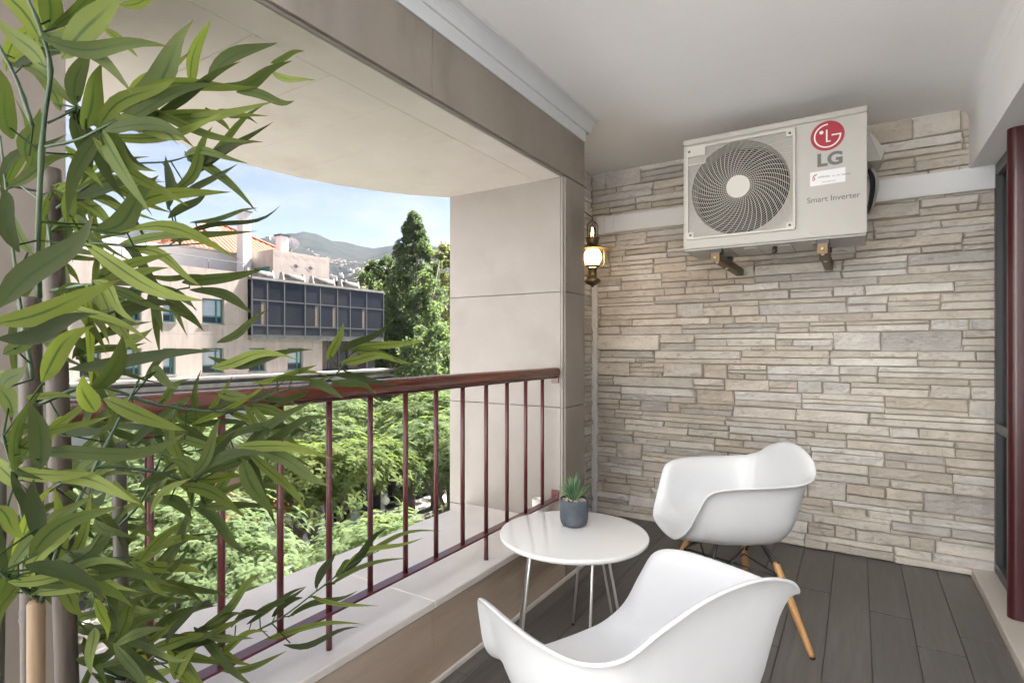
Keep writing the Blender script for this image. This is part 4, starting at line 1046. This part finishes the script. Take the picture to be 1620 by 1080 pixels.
# terrain: flat street level running out into hills
def terrain_h(r, az):
    base = 0.0
    if r > 120: base = 620 * min(1.0, (r - 120) / 3100) ** 1.35 * .955
    n1 = noise.fractal(Vector((az * 5.0, r / 900.0, 2.3)), 1.0, 2.0, 5)
    k = max(0, min(1, (r - 200) / 1500))
    ridge = 90 * k * noise.noise(Vector((az * 9.0 + 4.2, r / 1400.0, 7.7)))
    h = base + k * (55 * n1) + ridge
    if r > 3300: h -= (r - 3300) * 0.12
    return GZ - 0.35 + h
vs, fs = [], []
rads = [0.0, 20, 60, 120, 180, 260, 360, 480, 620, 780, 950, 1120, 1300, 1480, 1660, 1850, 2050, 2250, 2450, 2650, 2850, 3050, 3250, 3500, 3900, 4600]
NA = 150; az0, az1 = R(-10), R(190)      # measured from +Y towards -X
for r in rads:
    for i in range(NA + 1):
        az = az0 + (az1 - az0) * i / NA
        vs.append((-r * math.sin(az) - 5, r * math.cos(az), terrain_h(r, az)))
W_ = NA + 1
for a in range(len(rads) - 1):
    for i in range(NA): fs.append((a * W_ + i, a * W_ + i + 1, (a + 1) * W_ + i + 1, (a + 1) * W_ + i))
tag(pyobj('hills', vs, fs, 'hill', None, True), kind='structure')
tag(pyobj('ground', [(-4, -900, GZ - .36), (900, -900, GZ - .36), (900, 900, GZ - .36), (-4, 900, GZ - .36)], [(0, 1, 2, 3)], 'pavement'), kind='structure')
tag(pyobj('road', [(-21, -200, GZ), (-6, -200, GZ), (-6, 260, GZ), (-21, 260, GZ)], [(0, 1, 2, 3)], 'asphalt'), kind='structure')
tag(box('pavement', -28.5, -21, -200, 260, GZ - .3, GZ + .13, 'pavement'), kind='structure')
tag(box('pavement', -6, 0, -200, 260, GZ - .3, GZ + .13, 'pavement'), kind='structure')
# ---- the block across the street
XF = -28.0
bl = thing('office_block', 'pink stone office block with dark glazed bay across the street', 'building', (XF - 6, 18, GZ))
def fz(u, v, X=XF):
    p = ray_x(u, v, X); return p.y, p.z
y392, zt = fz(392, 430); y600 = fz(601, 462)[0]; y510 = fz(510, 540)[0]; yL = 2.0
ztop = 5.25; zglb = fz(392, 530)[1]; zglt = fz(392, 441)[1]
zc = fz(392, 592)[1]
# stone wall of the left wing, made of slabs between the windows
wins = [(320, 355, 470, 512), (258, 278, 471, 512), (190, 224, 462, 506), (126, 160, 458, 502),
        (320, 354, 547, 592), (258, 278, 549, 592), (190, 224, 549, 592), (126, 160, 549, 592), (394, 421, 553, 588), (455, 480, 555, 587)]
box('wall', XF - 8, XF - .35, yL, y392, GZ, ztop - .02, 'pink_stone', bl)
box('wall', XF - 8, XF - .35, y392, y510, GZ, zglb, 'pink_stone', bl)
wr = []
for (u0, u1, v0, v1) in wins:
    ya, _ = fz(u0, v0); yb_, _ = fz(u1, v0); um = (u0 + u1) / 2; z1 = fz(um, v0)[1]; z0 = fz(um, v1)[1]
    wr.append((ya, yb_, z0, z1))
rowsz = [(sum(w_[2] for w_ in wr[:4]) / 4, sum(w_[3] for w_ in wr[:4]) / 4), (sum(w_[2] for w_ in wr[4:]) / 6, sum(w_[3] for w_ in wr[4:]) / 6)]
up = sorted((w_[0], w_[1]) for w_ in wr[:4]); dn = sorted((w_[0], w_[1]) for w_ in wr[4:])
(zu0, zu1), (zd0, zd1) = rowsz
def facing(y0, y1, z0, z1): box('wall_slab', XF - .348, XF, y0 + .003, y1 - .003, z0 + .003, z1 - .003, 'pink_stone', bl)
facing(yL, y392, zu1, ztop); facing(yL, y392, zd1 if zd1 > zglb else zglb, zu0) if False else None
facing(yL, y392, zglb, zu0)
prev = yL
for a, b in up + [(y392, None)]:
    facing(prev, a, zu0, zu1); prev = b
prev = yL
for a, b in dn + [(y510, None)]:
    facing(prev, a, zd0, zd1); prev = b
facing(yL, y510, zd1, zglb); facing(yL, y510, zc, zd0)
for (a, b), (z0, z1) in [(w_, rowsz[0]) for w_ in up] + [(w_, rowsz[1]) for w_ in dn]:
    wn = empty('window', (XF - .2, (a + b) / 2, z0)); wn.location -= bl.location; wn.parent = bl
    f = .07
    box('frame', XF - .26, XF - .18, a, b, z0, z0 + f, 'teal_frame', wn); box('frame', XF - .26, XF - .18, a, b, z1 - f, z1, 'teal_frame', wn)
    box('frame', XF - .261, XF - .181, a, a + f, z0 + f, z1 - f, 'teal_frame', wn); box('frame', XF - .261, XF - .181, b - f, b, z0 + f, z1 - f, 'teal_frame', wn)
    zm = z0 + (z1 - z0) * .26; ym = a + (b - a) * .68
    box('frame', XF - .259, XF - .179, a + f, b - f, zm, zm + f, 'teal_frame', wn); box('frame', XF - .258, XF - .178, ym, ym + f, z0 + f, zm, 'teal_frame', wn)
    box('frame', XF - .257, XF - .177, ym, ym + f, zm + f, z1 - f, 'teal_frame', wn)
    box('pane', XF - .235, XF - .225, a + f, b - f, zm + f, z1 - f, 'pane_light', wn); box('pane', XF - .235, XF - .225, a + f, b - f, z0 + f, zm, 'pane_dark', wn)
    box('sill', XF - .2, XF + .05, a - .05, b + .05, z0 - .06, z0 - .004, 'concrete', wn)
# glazed bay
XG = XF + .35
gy = [y392 + .02] + [fz(u, 480, XG)[0] for u in (423, 450, 482.7, 506.7, 534, 554, 580)] + [y600]
gz = [zglb, zglb + (zglt - zglb) * .18, zglb + (zglt - zglb) * .63, zglt]
box('bay_body', XF - 8, XG - .45, y392 + .005, y600, zglb, zglt, 'dark_tank', bl)
box('bay_floor', XG - .449, XG - .02, y392 + .005, y600, zglb - .25, zglb - .002, 'concrete', bl)
box('bay_cap', XG - .9, XG + .04, y392 + .005, y600 + .03, zglt + .001, zglt + .13, 'concrete', bl)
for i in range(len(gy) - 1):
    for j in range(3):
        pn = box('bay_pane', XG - .03, XG - .02, gy[i] + .04, gy[i + 1] - .04, gz[j] + .035, gz[j + 1] - .035, 'pane_dark', bl)
        if j == 1 and i in (0, 3, 4, 6): box('curtain', XG - .019, XG - .016, gy[i + 1] - .36, gy[i + 1] - .08, gz[1] + .05, gz[2] - .08, 'curtain', bl)
for y in gy: box('mullion', XG - .05, XG + .012, y - .04, y + .04, zglb, zglt, 'mullion', bl)
for z in gz: box('transom', XG - .049, XG + .008, gy[0], gy[-1], z - .034, z + .034, 'mullion', bl)
box('bay_side', XF - 5, XG - .05, y600 + .001, y600 + .05, zglb - .2, zglt, 'dark_tank', bl)
# recessed glazing below the bay
box('recess_wall', XF - 8, XF - .5, y510, y600, GZ, zglb - .26, 'dark_tank', bl)
ry = [y510 + (y600 - y510) * i / 6 for i in range(7)]
for i in range(6):
    box('lower_pane', XF - .46, XF - .45, ry[i] + .05, ry[i + 1] - .05, zc + .1, zglb - .3, 'pane_dark' if i % 3 else 'curtain', bl)
    box('lower_mullion', XF - .48, XF - .40, ry[i] - .045, ry[i] + .045, zc, zglb - .26, 'mullion', bl)
# cornices and the base
for dz, pr2, hh in ((0.0, .75, .16), (-.34, .55, .22), (-.75, .95, .12)):
    box('cornice', XF - .4, XF + pr2, yL, y600 + .6, zc + dz - hh, zc + dz - .004, 'concrete', bl, .02)
box('base_wall', XF - .36, XF + .1, yL, y600 + .4, GZ, zc - .9, 'upper_white', bl)
for i in range(9):
    y = 4 + i * 2.7
    if y + 1.8 < y600: box('shop_window', XF + .101, XF + .13, y, y + 1.9, GZ + .6, GZ + 3.2, 'pane_dark', bl)
    if y + 1.8 < y600: box('upper_window', XF + .101, XF + .13, y, y + 1.5, GZ + 5.0, GZ + 7.0, 'pane_light', bl)
# concrete roof edge with lying drums
drums = [(393, 431), (448, 480), (495, 527), (540, 566)]
for (u0, u1) in drums:
    ya, yb_ = fz(u0, 440)[0], fz(u1, 448)[0]
    tube('roof_drum', [(XF - .1, ya + .05, zglt + .34), (XF - .1, yb_ - .05, zglt + .34)], .21, 'concrete_dark', bl, 18)
    for y in (ya - .02, yb_ + .02):
        vs = []
        for X, Z in ((XF + .14, zglt + .131), (XF + .02, zglt + .62), (XF - .18, zglt + .62), (XF - .34, zglt + .131)):
            vs += [(X, y - .06, Z), (X, y + .06, Z)]
        pyobj('drum_support', vs, [(0, 2, 4, 6), (1, 7, 5, 3), (0, 1, 3, 2), (2, 3, 5, 4), (4, 5, 7, 6), (6, 7, 1, 0)], 'concrete', bl)
# penthouse with diamond inlay
XP = -31.0
yp0, zp1 = fz(432, 394, XP); yp1 = fz(521, 405, XP)[0]
box('penthouse', XP - 3.2, XP, yp0, yp1, zglt - .3, zp1, 'pink_stone', bl)
for uc, vc in ((468, 421), (491, 424)):
    yc, zc_ = fz(uc, vc, XP); s_ = .42
    pyobj('diamond_inlay', [(XP + .006, yc - s_, zc_), (XP + .006, yc, zc_ - s_ * .72), (XP + .006, yc + s_, zc_), (XP + .006, yc, zc_ + s_ * .72)], [(0, 1, 2, 3)], 'diamond', bl)
    pyobj('diamond_inlay', [(XP + .009, yc - s_ * .5, zc_), (XP + .009, yc, zc_ - s_ * .36), (XP + .009, yc + s_ * .5, zc_), (XP + .009, yc, zc_ + s_ * .36)], [(0, 1, 2, 3)], 'concrete_dark', bl)
def zig(v0, name):
    pts = []
    for i in range(13):
        u = 433 + 88 * i / 12; yy, zz = fz(u, v0 + (u - 432) * .155 + (3.2 if i % 2 else -3.2), XP); pts.append((yy, zz))
    vs, f2 = [], []
    for (yy, zz) in pts: vs += [(XP + .005, yy, zz - .03), (XP + .005, yy, zz + .03)]
    for i in range(12): f2.append((2 * i, 2 * i + 2, 2 * i + 3, 2 * i + 1))
    pyobj(name, vs, f2, 'diamond', bl)
zig(401, 'zigzag_inlay')
box('roof_slab', XF - 8, XF - .4, y392, y600 - .1, zglt - .25, zglt - .003, 'concrete', bl)
w2 = box('green_window', XP - 1.9, XP - .35, yp0 - .03, yp0 - .001, zp1 - 1.75, zp1 - 1.05, 'teal_frame', bl)
# white upper storey and tiled hip roof
XU = -34.4
yu1 = fz(381, 403, XU)[0]; zu = fz(381, 403, XU)[1]
box('upper_wall', XU - 8, XU, 8.0, yp0 - .04, ztop - .4, zu - .05, 'upper_white', bl)
tube('roof_rail', [(XF - .3, yL, ztop + .55), (XF - .3, y392, ztop + .55)], .02, 'iron_dark', bl, 6)
for i in range(9): tube('rail_post', [(XF - .3, yL + (y392 - yL) * i / 8, ztop - .03), (XF - .3, yL + (y392 - yL) * i / 8, ztop + .55)], .018, 'iron_dark', bl, 6)
ap = ray_x(340, 352, -38.2)
e0, e1, ez = 16.4, 27.0, zu - .02
rx0, rx1 = XU + .35, -42.4
def roof_face(a, b, c, nrow, name='roof_tiles'):
    # corrugated tile field on triangle a-b (eave) to apex c
    a, b, c = Vector(a), Vector(b), Vector(c)
    ncol = int((b - a).length / .30); vs, f2 = [], []
    nrm = (b - a).cross(c - a).normalized()
    if nrm.z < 0: nrm = -nrm
    for i in range(ncol * 4 + 1):
        f = i / (ncol * 4); p = a.lerp(b, f)
        d = 2 * abs(f - .5); Lh = 1 - d
        # slope direction follows the fall line
        mid = (a + b) / 2; fall = c - mid
        top = p + fall * max(0.0, Lh)
        hgt = .075 * abs(math.sin(math.pi * i / 4))
        for r in range(nrow + 1):
            g = r / nrow
            vs.append(p.lerp(top, g) + nrm * (hgt + .02 * ((r * 1.0) % 1)))
    for i in range(ncol * 4):
        for r in range(nrow): f2.append((i * (nrow + 1) + r, (i + 1) * (nrow + 1) + r, (i + 1) * (nrow + 1) + r + 1, i * (nrow + 1) + r + 1))
    return pyobj(name, vs, f2, 'roof_tile', bl)
A, B, Cc, D = (rx0, e0, ez), (rx0, e1, ez), (rx1, e1, ez), (rx1, e0, ez)
ap = Vector((-38.2, (e0 + e1) / 2, ap.z))
for a, b in ((A, B), (D, A), (B, Cc)): tag(roof_face(a, b, ap, 3), kind='stuff')
for a in (A, B): tube('ridge', [Vector(a) + UP * .05, ap + UP * .06], .13, 'roof_tile', bl, 8)
pyobj('eave_soffit', [A, B, Cc, D], [(0, 1, 2, 3)], 'white_wall', bl)
sk = [ray_x(u, v, -31.9) for u, v in ((318, 361), (336, 364), (352, 377), (334, 374))]
def on_roof(y, f): # on the street-side slope
    return Vector((rx0 + (ap.x - rx0) * f, y, ez + (ap.z - ez) * f + .16))
skl = [on_roof(20.2, .5), on_roof(21.3, .5), on_roof(21.3, .8), on_roof(20.2, .8)]
pyobj('skylight', skl, [(0, 1, 2, 3)], 'pane_light', bl)
for a, b in zip(skl, skl[1:] + skl[:1]): tube('skylight_frame', [a, b], .05, 'white_wall', bl, 6)
cy, cz = fz(386.5, 336, -33.0)
box('chimney', -33.35, -32.7, cy - .30, cy + .30, ztop - .3, cz, 'upper_white', bl, .02)
box('chimney_cap', -33.42, -32.63, cy - .36, cy + .36, cz + .001, cz + .07, 'concrete_dark', bl)
cy, cz = fz(446, 374, -33.8)
box('chimney', -34.1, -33.5, cy - .3, cy + .3, 5.0, cz, 'upper_white', bl, .02); box('chimney_cap', -34.2, -33.4, cy - .38, cy + .38, cz + .001, cz + .10, 'dark_tank', bl)
dp = px(461, 390, 40.5)
ds = thing('satellite_dish', 'white satellite dish on the pink penthouse across the street', 'satellite dish', dp - UP * 1.1)
bm = bmesh.new(); ax_ = Vector((.55, -.35, .45)).normalized(); sx_ = ax_.cross(UP).normalized(); sy_ = ax_.cross(sx_); rings = []
for i in range(6):
    r = .55 * i / 5
    rings.append([bm.verts.new(dp + ax_ * (.35 * (i / 5) ** 2) + (sx_ * math.cos(q * math.pi / 10) + sy_ * math.sin(q * math.pi / 10)) * r) for q in range(20)] if i else [bm.verts.new(dp)])
for q in range(20): bm.faces.new((rings[0][0], rings[1][q], rings[1][(q + 1) % 20]))
for a, b in zip(rings[1:], rings[2:]):
    for q in range(20): bm.faces.new((a[q], b[q], b[(q + 1) % 20], a[(q + 1) % 20]))
bmobj('reflector', bm, 'upper_white', ds, True); tube('mast', [dp, dp - ax_ * .2 - UP * 1.1], .05, 'concrete', ds, 8); tube('feed_arm', [dp - UP * .3 + ax_ * .1, dp + ax_ * .7], .03, 'concrete', ds, 6)
tp = ray_x(529, 440, -30.2)
tk = thing('water_tank', 'black barrel tank beside the pink penthouse across the street', 'tank', (-30.2, tp.y, zglt))
tube('barrel', [(-30.9, tp.y, zglt + .42), (-29.5, tp.y, zglt + .42)], .42, 'dark_tank', tk, 20)
for x in (-30.7, -29.7): box('saddle', x - .06, x + .06, tp.y - .35, tp.y + .35, zglt - .002, zglt + .12, 'concrete', tk)

# ---- trees
def frond_rosette(vs, fs, c, up, R_, rn):
    a0 = rn.uniform(0, 6.28); k = rn.randint(5, 6)
    t1 = up.orthogonal().normalized(); t2 = up.cross(t1)
    for q in range(k):
        a = a0 + 6.283 * q / k + rn.uniform(-.25, .25); d = t1 * math.cos(a) + t2 * math.sin(a); el = rn.uniform(.05, .55)
        d = (d + up * el).normalized(); Ln = R_ * rn.uniform(.75, 1.1); s_ = d.cross(up).normalized(); nr = s_.cross(d)
        np_ = 9
        for i in range(np_):
            f0 = .12 + .82 * i / np_; p = c + d * Ln * f0 - up * Ln * .42 * f0 * f0
            wl = Ln * .16 * math.sin(math.pi * (.16 + .78 * f0)) ; th_ = Ln * .05
            for sg in (-1, 1):
                tip = p + s_ * sg * wl + d * wl * .45 - up * wl * .12
                o = len(vs); vs += [p - d * th_, p + d * th_, tip + d * th_ * .5, tip - d * th_ * .2]; fs.append((o, o + 1, o + 2, o + 3))
def crown_mesh(name, seed, n, rx, rz, R_):
    rn = random.Random(seed); vs, fs = [], []
    lobes = [(Vector((0, 0, 0)), 1.0)] + [(Vector((rn.uniform(-.55, .55) * rx, rn.uniform(-.55, .55) * rx, rn.uniform(-.35, .35) * rz)), rn.uniform(.5, .72)) for _ in range(6)]
    for i in range(n):
        lb, sc = rn.choice(lobes)
        while True:
            d = Vector((rn.gauss(0, 1), rn.gauss(0, 1), rn.gauss(0, 1)));
            if d.length > .1: break
        d.normalize()
        if d.z < -.45: d.z = -d.z
        rr = sc * (rn.random() ** .28) * rn.uniform(.86, 1.06)
        c = lb + Vector((d.x * rx * rr, d.y * rx * rr, d.z * rz * rr))
        up_ = (d * .75 + Vector((0, 0, .75)) + Vector((rn.gauss(0, .2), rn.gauss(0, .2), 0))).normalized()
        frond_rosette(vs, fs, c, up_, R_ * rn.uniform(.75, 1.2), rn)
    me = bpy.data.meshes.new(name); me.from_pydata([tuple(v) for v in vs], [], fs); me.update(); return me
CR = [crown_mesh('crown', 40 + i, 1500, 3.2, 2.1, .36) for i in range(3)]
for i, me in enumerate(CR): me.materials.append(M['fern_leaf'])
dry = CR[2].copy(); dry.materials.clear(); dry.materials.append(M['fern_leaf_dry']); CR.append(dry)
def trunk_bm(h, r0, spread, seed, zc_):
    rn = random.Random(seed); bm = bmesh.new()
    fork = h * .5; lean = Vector((rn.uniform(-.3, .3), rn.uniform(-.3, .3), 0))
    bm_tube(bm, [Vector((0, 0, 0)), Vector((0, 0, fork * .5)) + lean * .3, Vector((0, 0, fork)) + lean], [r0 * 1.2, r0, r0 * .85], 10)
    for q in range(6):
        a = 6.283 * q / 6 + rn.uniform(-.3, .3); e = Vector((math.cos(a) * spread * rn.uniform(.4, .8), math.sin(a) * spread * rn.uniform(.4, .8), h * rn.uniform(.85, 1.05)))
        m_ = (Vector((0, 0, fork)) + lean).lerp(e, .5) + Vector((0, 0, -.3)); b_ = Vector((0, 0, fork)) + lean
        bm_tube(bm, [b_ - Vector((0, 0, .2)), m_, e], [r0 * .6, r0 * .38, r0 * .12], 7)
        for w3 in range(3):
            e2 = m_ + (e - m_) * rn.random() + Vector((rn.uniform(-1, 1), rn.uniform(-1, 1), rn.uniform(.2, 1)))
            bm_tube(bm, [m_.lerp(e, rn.uniform(.1, .6)), e2], [r0 * .2, r0 * .07], 5)
    return bm
def jac(x, y, ztop_, sc, var, label):
    t = thing('street_tree', label, 'tree', (x, y, GZ + .13), 0, 'feathery street trees along the avenue')
    h = ztop_ - 1.9 * sc - GZ
    bmobj('trunk', trunk_bm(h, .24, 2.4 * sc, int(x * 7 + y * 13), 0), 'bark', t, True, local=True)
    o = bpy.data.objects.new('crown', CR[var]); COL.objects.link(o); o.parent = t; o.location = (0, 0, h - .1); o.scale = (sc, sc, sc * .95)
    o.rotation_euler = (0, 0, ro.uniform(0, 6.28))
JT = [(-9.5, 6.5, -4.2, .95, 0, 'feathery green tree close below the left end of the sill'),
      (-11.0, 11.5, -3.4, 1.0, 1, 'feathery tree below the middle balusters, nearest the parapet'),
      (-10.0, 16.5, -3.3, .95, 2, 'feathery tree filling the gap beside the pier low down'),
      (-16.0, 8.5, -2.6, 1.05, 1, 'feathery tree seen left of the third baluster'),
      (-17.5, 14.5, -1.9, 1.05, 3, 'yellowing feathery tree in the middle of the avenue'),
      (-16.5, 20.5, -1.6, 1.1, 0, 'feathery tree behind the middle balusters'),
      (-15.0, 26.5, -1.3, 1.1, 2, 'feathery tree whose crown meets the pier'),
      (-21.0, 25.0, -1.0, 1.15, 1, 'feathery tree under the right end of the glazed bay'),
      (-20.5, 32.5, -.3, 1.2, 0, 'feathery tree below the tall conical tree'),
      (-22.5, 17.0, -3.2, .95, 2, 'feathery tree close against the cornice across the street'),
      (-22.0, 9.5, -3.6, .95, 0, 'feathery tree against the shopfronts at the left'),
      (-25.0, 12.5, -1.3, 1.0, 1, 'feathery tree just under the cornice, left of the glazed bay'),
      (-24.6, 20.5, -1.0, 1.05, 0, 'feathery tree just under the cornice, below the glazed bay'),
      (-25.0, 5.5, -1.6, 1.0, 2, 'feathery tree under the cornice behind the bamboo'),
      (-13.0, 13.0, -4.6, .9, 0, 'low feathery tree in the second row below the balusters'),
      (-13.2, 22.0, -2.9, 1.0, 1, 'feathery tree in the second row beside the pier'),
      (-19.0, 4.5, -3.0, 1.0, 3, 'feathery tree behind the lower bamboo leaves'),
      (-26.0, 28.5, -.6, 1.1, 2, 'feathery tree at the far corner of the office block'),
      (-14.0, 34.0, -.4, 1.15, 1, 'distant feathery tree hard against the pier edge')]
for a in JT: jac(*a)
def blob_tree(name, label, base, H, prof, n, leafm, leaf_s, seed, grp='large trees beyond the street'):
    rn = random.Random(seed); t = thing(name, label, 'tree', base, 0, grp); b = Vector((0, 0, 0))
    bmobj('trunk', trunk_bm(H * .8, .35, prof(.3) * .6, seed, 0), 'bark', t, True, local=True)
    tube('leader', [(0, 0, H * .3), (0, 0, H * .97)], [.2, .03], 'bark', t, 8, local=True)
    # foliage clumps: each a puff of leaf-sized faces
    vs, fs = [], []; clumps = []
    nc = n // 95
    for i in range(nc):
        f = rn.random() ** .9; a = rn.uniform(0, 6.283); r = prof(f) * (rn.random() ** .45) * rn.uniform(.85, 1.1)
        clumps.append((Vector((r * math.cos(a), r * math.sin(a), H * (.10 + .90 * f))), rn.uniform(.45, .95) * (0.45 + .55 * prof(f) / prof(.3))))
    for c, s_ in clumps:
        for q in range(95):
            d = Vector((rn.gauss(0, 1), rn.gauss(0, 1), rn.gauss(0, .8)))
            d = d.normalized() * s_ * rn.random() ** .4
            p = c + d; nrm = (d.normalized() + Vector((rn.gauss(0, .5), rn.gauss(0, .5), rn.gauss(.4, .5)))).normalized(); t1 = nrm.orthogonal().normalized()
            t1 = (Matrix.Rotation(rn.uniform(0, 6.28), 3, nrm) @ t1); t2 = nrm.cross(t1); L_ = leaf_s * rn.uniform(.6, 1.3)
            o = len(vs); vs += [p - t1 * L_, p + t2 * L_ * .45, p + t1 * L_, p - t2 * L_ * .45]; fs.append((o, o + 1, o + 2, o + 3))
    pyobj('crown', vs, fs, leafm, t, local=True)
def base_at(u, t): p = px(u, HORIZ, t); return (p.x, p.y, GZ)
T1 = 46.0
H1 = (HORIZ - 340) / F_PX * T1 + CAM_Z - GZ
blob_tree('conical_tree', 'tall conical dark green tree to the left of the pier', base_at(655, T1), H1, lambda f: 6.4 * (1 - f) ** .9 * (.62 + .5 * min(1, f * 3)) + .25, 42000, 'dark_leaf', .16, 5)
blob_tree('broadleaf_tree', 'dark rounded tree at the right end of the glazed bay', base_at(602, 50), (HORIZ - 412) / F_PX * 50 + CAM_Z - GZ, lambda f: 3.4 * math.sin(math.pi * min(.98, .18 + .78 * f)) ** .6, 22000, 'dark_leaf', .17, 8)
blob_tree('broadleaf_tree', 'yellow green tree behind the conical tree beside the pier', base_at(712, 58), (HORIZ - 388) / F_PX * 58 + CAM_Z - GZ, lambda f: 4.4 * math.sin(math.pi * min(.98, .2 + .76 * f)) ** .6, 18000, 'olive_leaf', .2, 9)
blob_tree('broadleaf_tree', 'lower dark tree in front of the conical tree foot', base_at(690, 40), (HORIZ - 520) / F_PX * 40 + CAM_Z - GZ, lambda f: 4.0 * math.sin(math.pi * min(.98, .25 + .7 * f)) ** .6, 18000, 'dark_leaf', .15, 10)
blob_tree('broadleaf_tree', 'dark tree at the foot of the glazed bay behind the handrail', base_at(622, 44), (HORIZ - 505) / F_PX * 44 + CAM_Z - GZ, lambda f: 3.2 * math.sin(math.pi * min(.98, .25 + .7 * f)) ** .6, 14000, 'dark_leaf', .15, 12)

# ---- street lamp seen between the balusters
sp = px(610, 792, 25.5)
sl = thing('street_lamp', 'white globe street lamp among the trees below', 'street lamp', (sp.x, sp.y, GZ + .13))
tube('post', [(sp.x, sp.y, GZ + .13), (sp.x, sp.y, sp.z - .16)], [.07, .04], 'iron_dark', sl, 10)
lathe('globe', [(.06, -.17), (.16, -.09), (.19, .02), (.15, .13), (.07, .20), (.03, .26), (0, .27)], sp, 'lamp_globe', sl, 20)
lathe('collar', [(.04, -.2), (.09, -.19), (.07, -.165)], sp, 'iron_dark', sl, 14)
# ---- red awning kiosk glimpsed on the far pavement
def kiosk(u, v, t, label):
    p = px(u, v, t); th_ = thing('kiosk', label, 'kiosk', (p.x, p.y, GZ + .13)); top = p.z
    box('booth', p.x - 1.0, p.x + 1.0, p.y - 1.3, p.y + 1.3, GZ + .13, top - .15, 'upper_white', th_)
    box('counter_window', p.x + 1.001, p.x + 1.02, p.y - .9, p.y + .9, top - 1.6, top - .5, 'pane_light', th_)
    box('roof', p.x - 1.2, p.x + 1.3, p.y - 1.5, p.y + 1.5, top - .149, top, 'flower_red', th_)
    bm = bmesh.new(); rn = random.Random(u)
    for i in range(160):
        q = Vector((p.x + 1.25 + rn.uniform(-.25, .15), p.y + rn.uniform(-1.5, 1.5), top + rn.uniform(-.2, .3)))
        d = Vector((rn.gauss(0, 1), rn.gauss(0, 1), rn.gauss(0, 1))).normalized() * .12; e = d.orthogonal().normalized() * .07
        bm.faces.new([bm.verts.new(q + d), bm.verts.new(q + e), bm.verts.new(q - d), bm.verts.new(q - e)])
    o = bmobj('flowers', bm, 'flower_red', th_); tag(o, kind='stuff')
kiosk(345, 828, 27.5, 'white kiosk with red flowers on its roof below the left balusters')
kiosk(470, 792, 31, 'white kiosk with red flowers farther along the far pavement')

# ---- houses on the far hillside
def house_mesh(w_, d_, h_, seed):
    bm = bmesh.new(); bm_box(bm, -w_ / 2, w_ / 2, -d_ / 2, d_ / 2, -4, h_); me = bpy.data.meshes.new('house'); bm.to_mesh(me); bm.free(); me.materials.append(M['house_wall'])
    e = .6
    rv = [(-w_ / 2 - e, -d_ / 2 - e, h_), (w_ / 2 + e, -d_ / 2 - e, h_), (w_ / 2 + e, d_ / 2 + e, h_), (-w_ / 2 - e, d_ / 2 + e, h_), (-w_ / 4, 0, h_ + 2.4), (w_ / 4, 0, h_ + 2.4)]
    mr = bpy.data.meshes.new('roof'); mr.from_pydata(rv, [], [(0, 1, 5, 4), (1, 2, 5), (2, 3, 4, 5), (3, 0, 4), (0, 3, 2, 1)]); mr.materials.append(M['house_roof'])
    return me, mr
HM = [house_mesh(12, 10, 7, 1), house_mesh(16, 11, 9, 2), house_mesh(10, 9, 6, 3), house_mesh(24, 13, 13, 4)]
cnt = 0
while cnt < 260:
    u = ro.uniform(425, 612); r = 800 + 1700 * ro.random() ** 1.1
    d = (FW + (u - 810) / F_PX * RT); az = math.atan2(-d.x, d.y)
    z = terrain_h(r, az); p = Vector((-r * math.sin(az) - 5, r * math.cos(az), z))
    t_ = (p - EYE).dot(FW); v = HORIZ - (p.z - CAM_Z) / t_ * F_PX
    if v > 470 or v < 372: continue
    if noise.noise(Vector((p.x / 260, p.y / 260, 1.0))) < -.12 and ro.random() < .8: continue
    me, mr = HM[ro.choice([0, 0, 1, 1, 2, 2, 3])]
    h = tag(bpy.data.objects.new('hillside_house', me), 'small pale house on the hazy hillside', 'house', 'houses on the hazy hillside'); COL.objects.link(h)
    h.scale = (.62, .62, .62); h.location = p; h.rotation_euler = (0, 0, az + ro.uniform(-.5, .5))
    if ro.random() < .75:
        q = bpy.data.objects.new('roof', mr); COL.objects.link(q); q.parent = h
    cnt += 1
# ---- haze
hz_m = bpy.data.materials.new('haze'); hz_m.use_nodes = True; n_ = hz_m.node_tree; n_.nodes.clear()
ho = n_.nodes.new('ShaderNodeOutputMaterial'); hv = n_.nodes.new('ShaderNodeVolumePrincipled')
hv.inputs['Color'].default_value = (.60, .65, .72, 1); hv.inputs['Density'].default_value = 0.00005; hv.inputs['Anisotropy'].default_value = 0.0
n_.links.new(hv.outputs[0], ho.inputs['Volume'])
HAZE = True
if HAZE:
    hb = box('haze', -5200, 950, -5200, 5200, GZ - 80, 900, hz_m); tag(hb, kind='stuff')
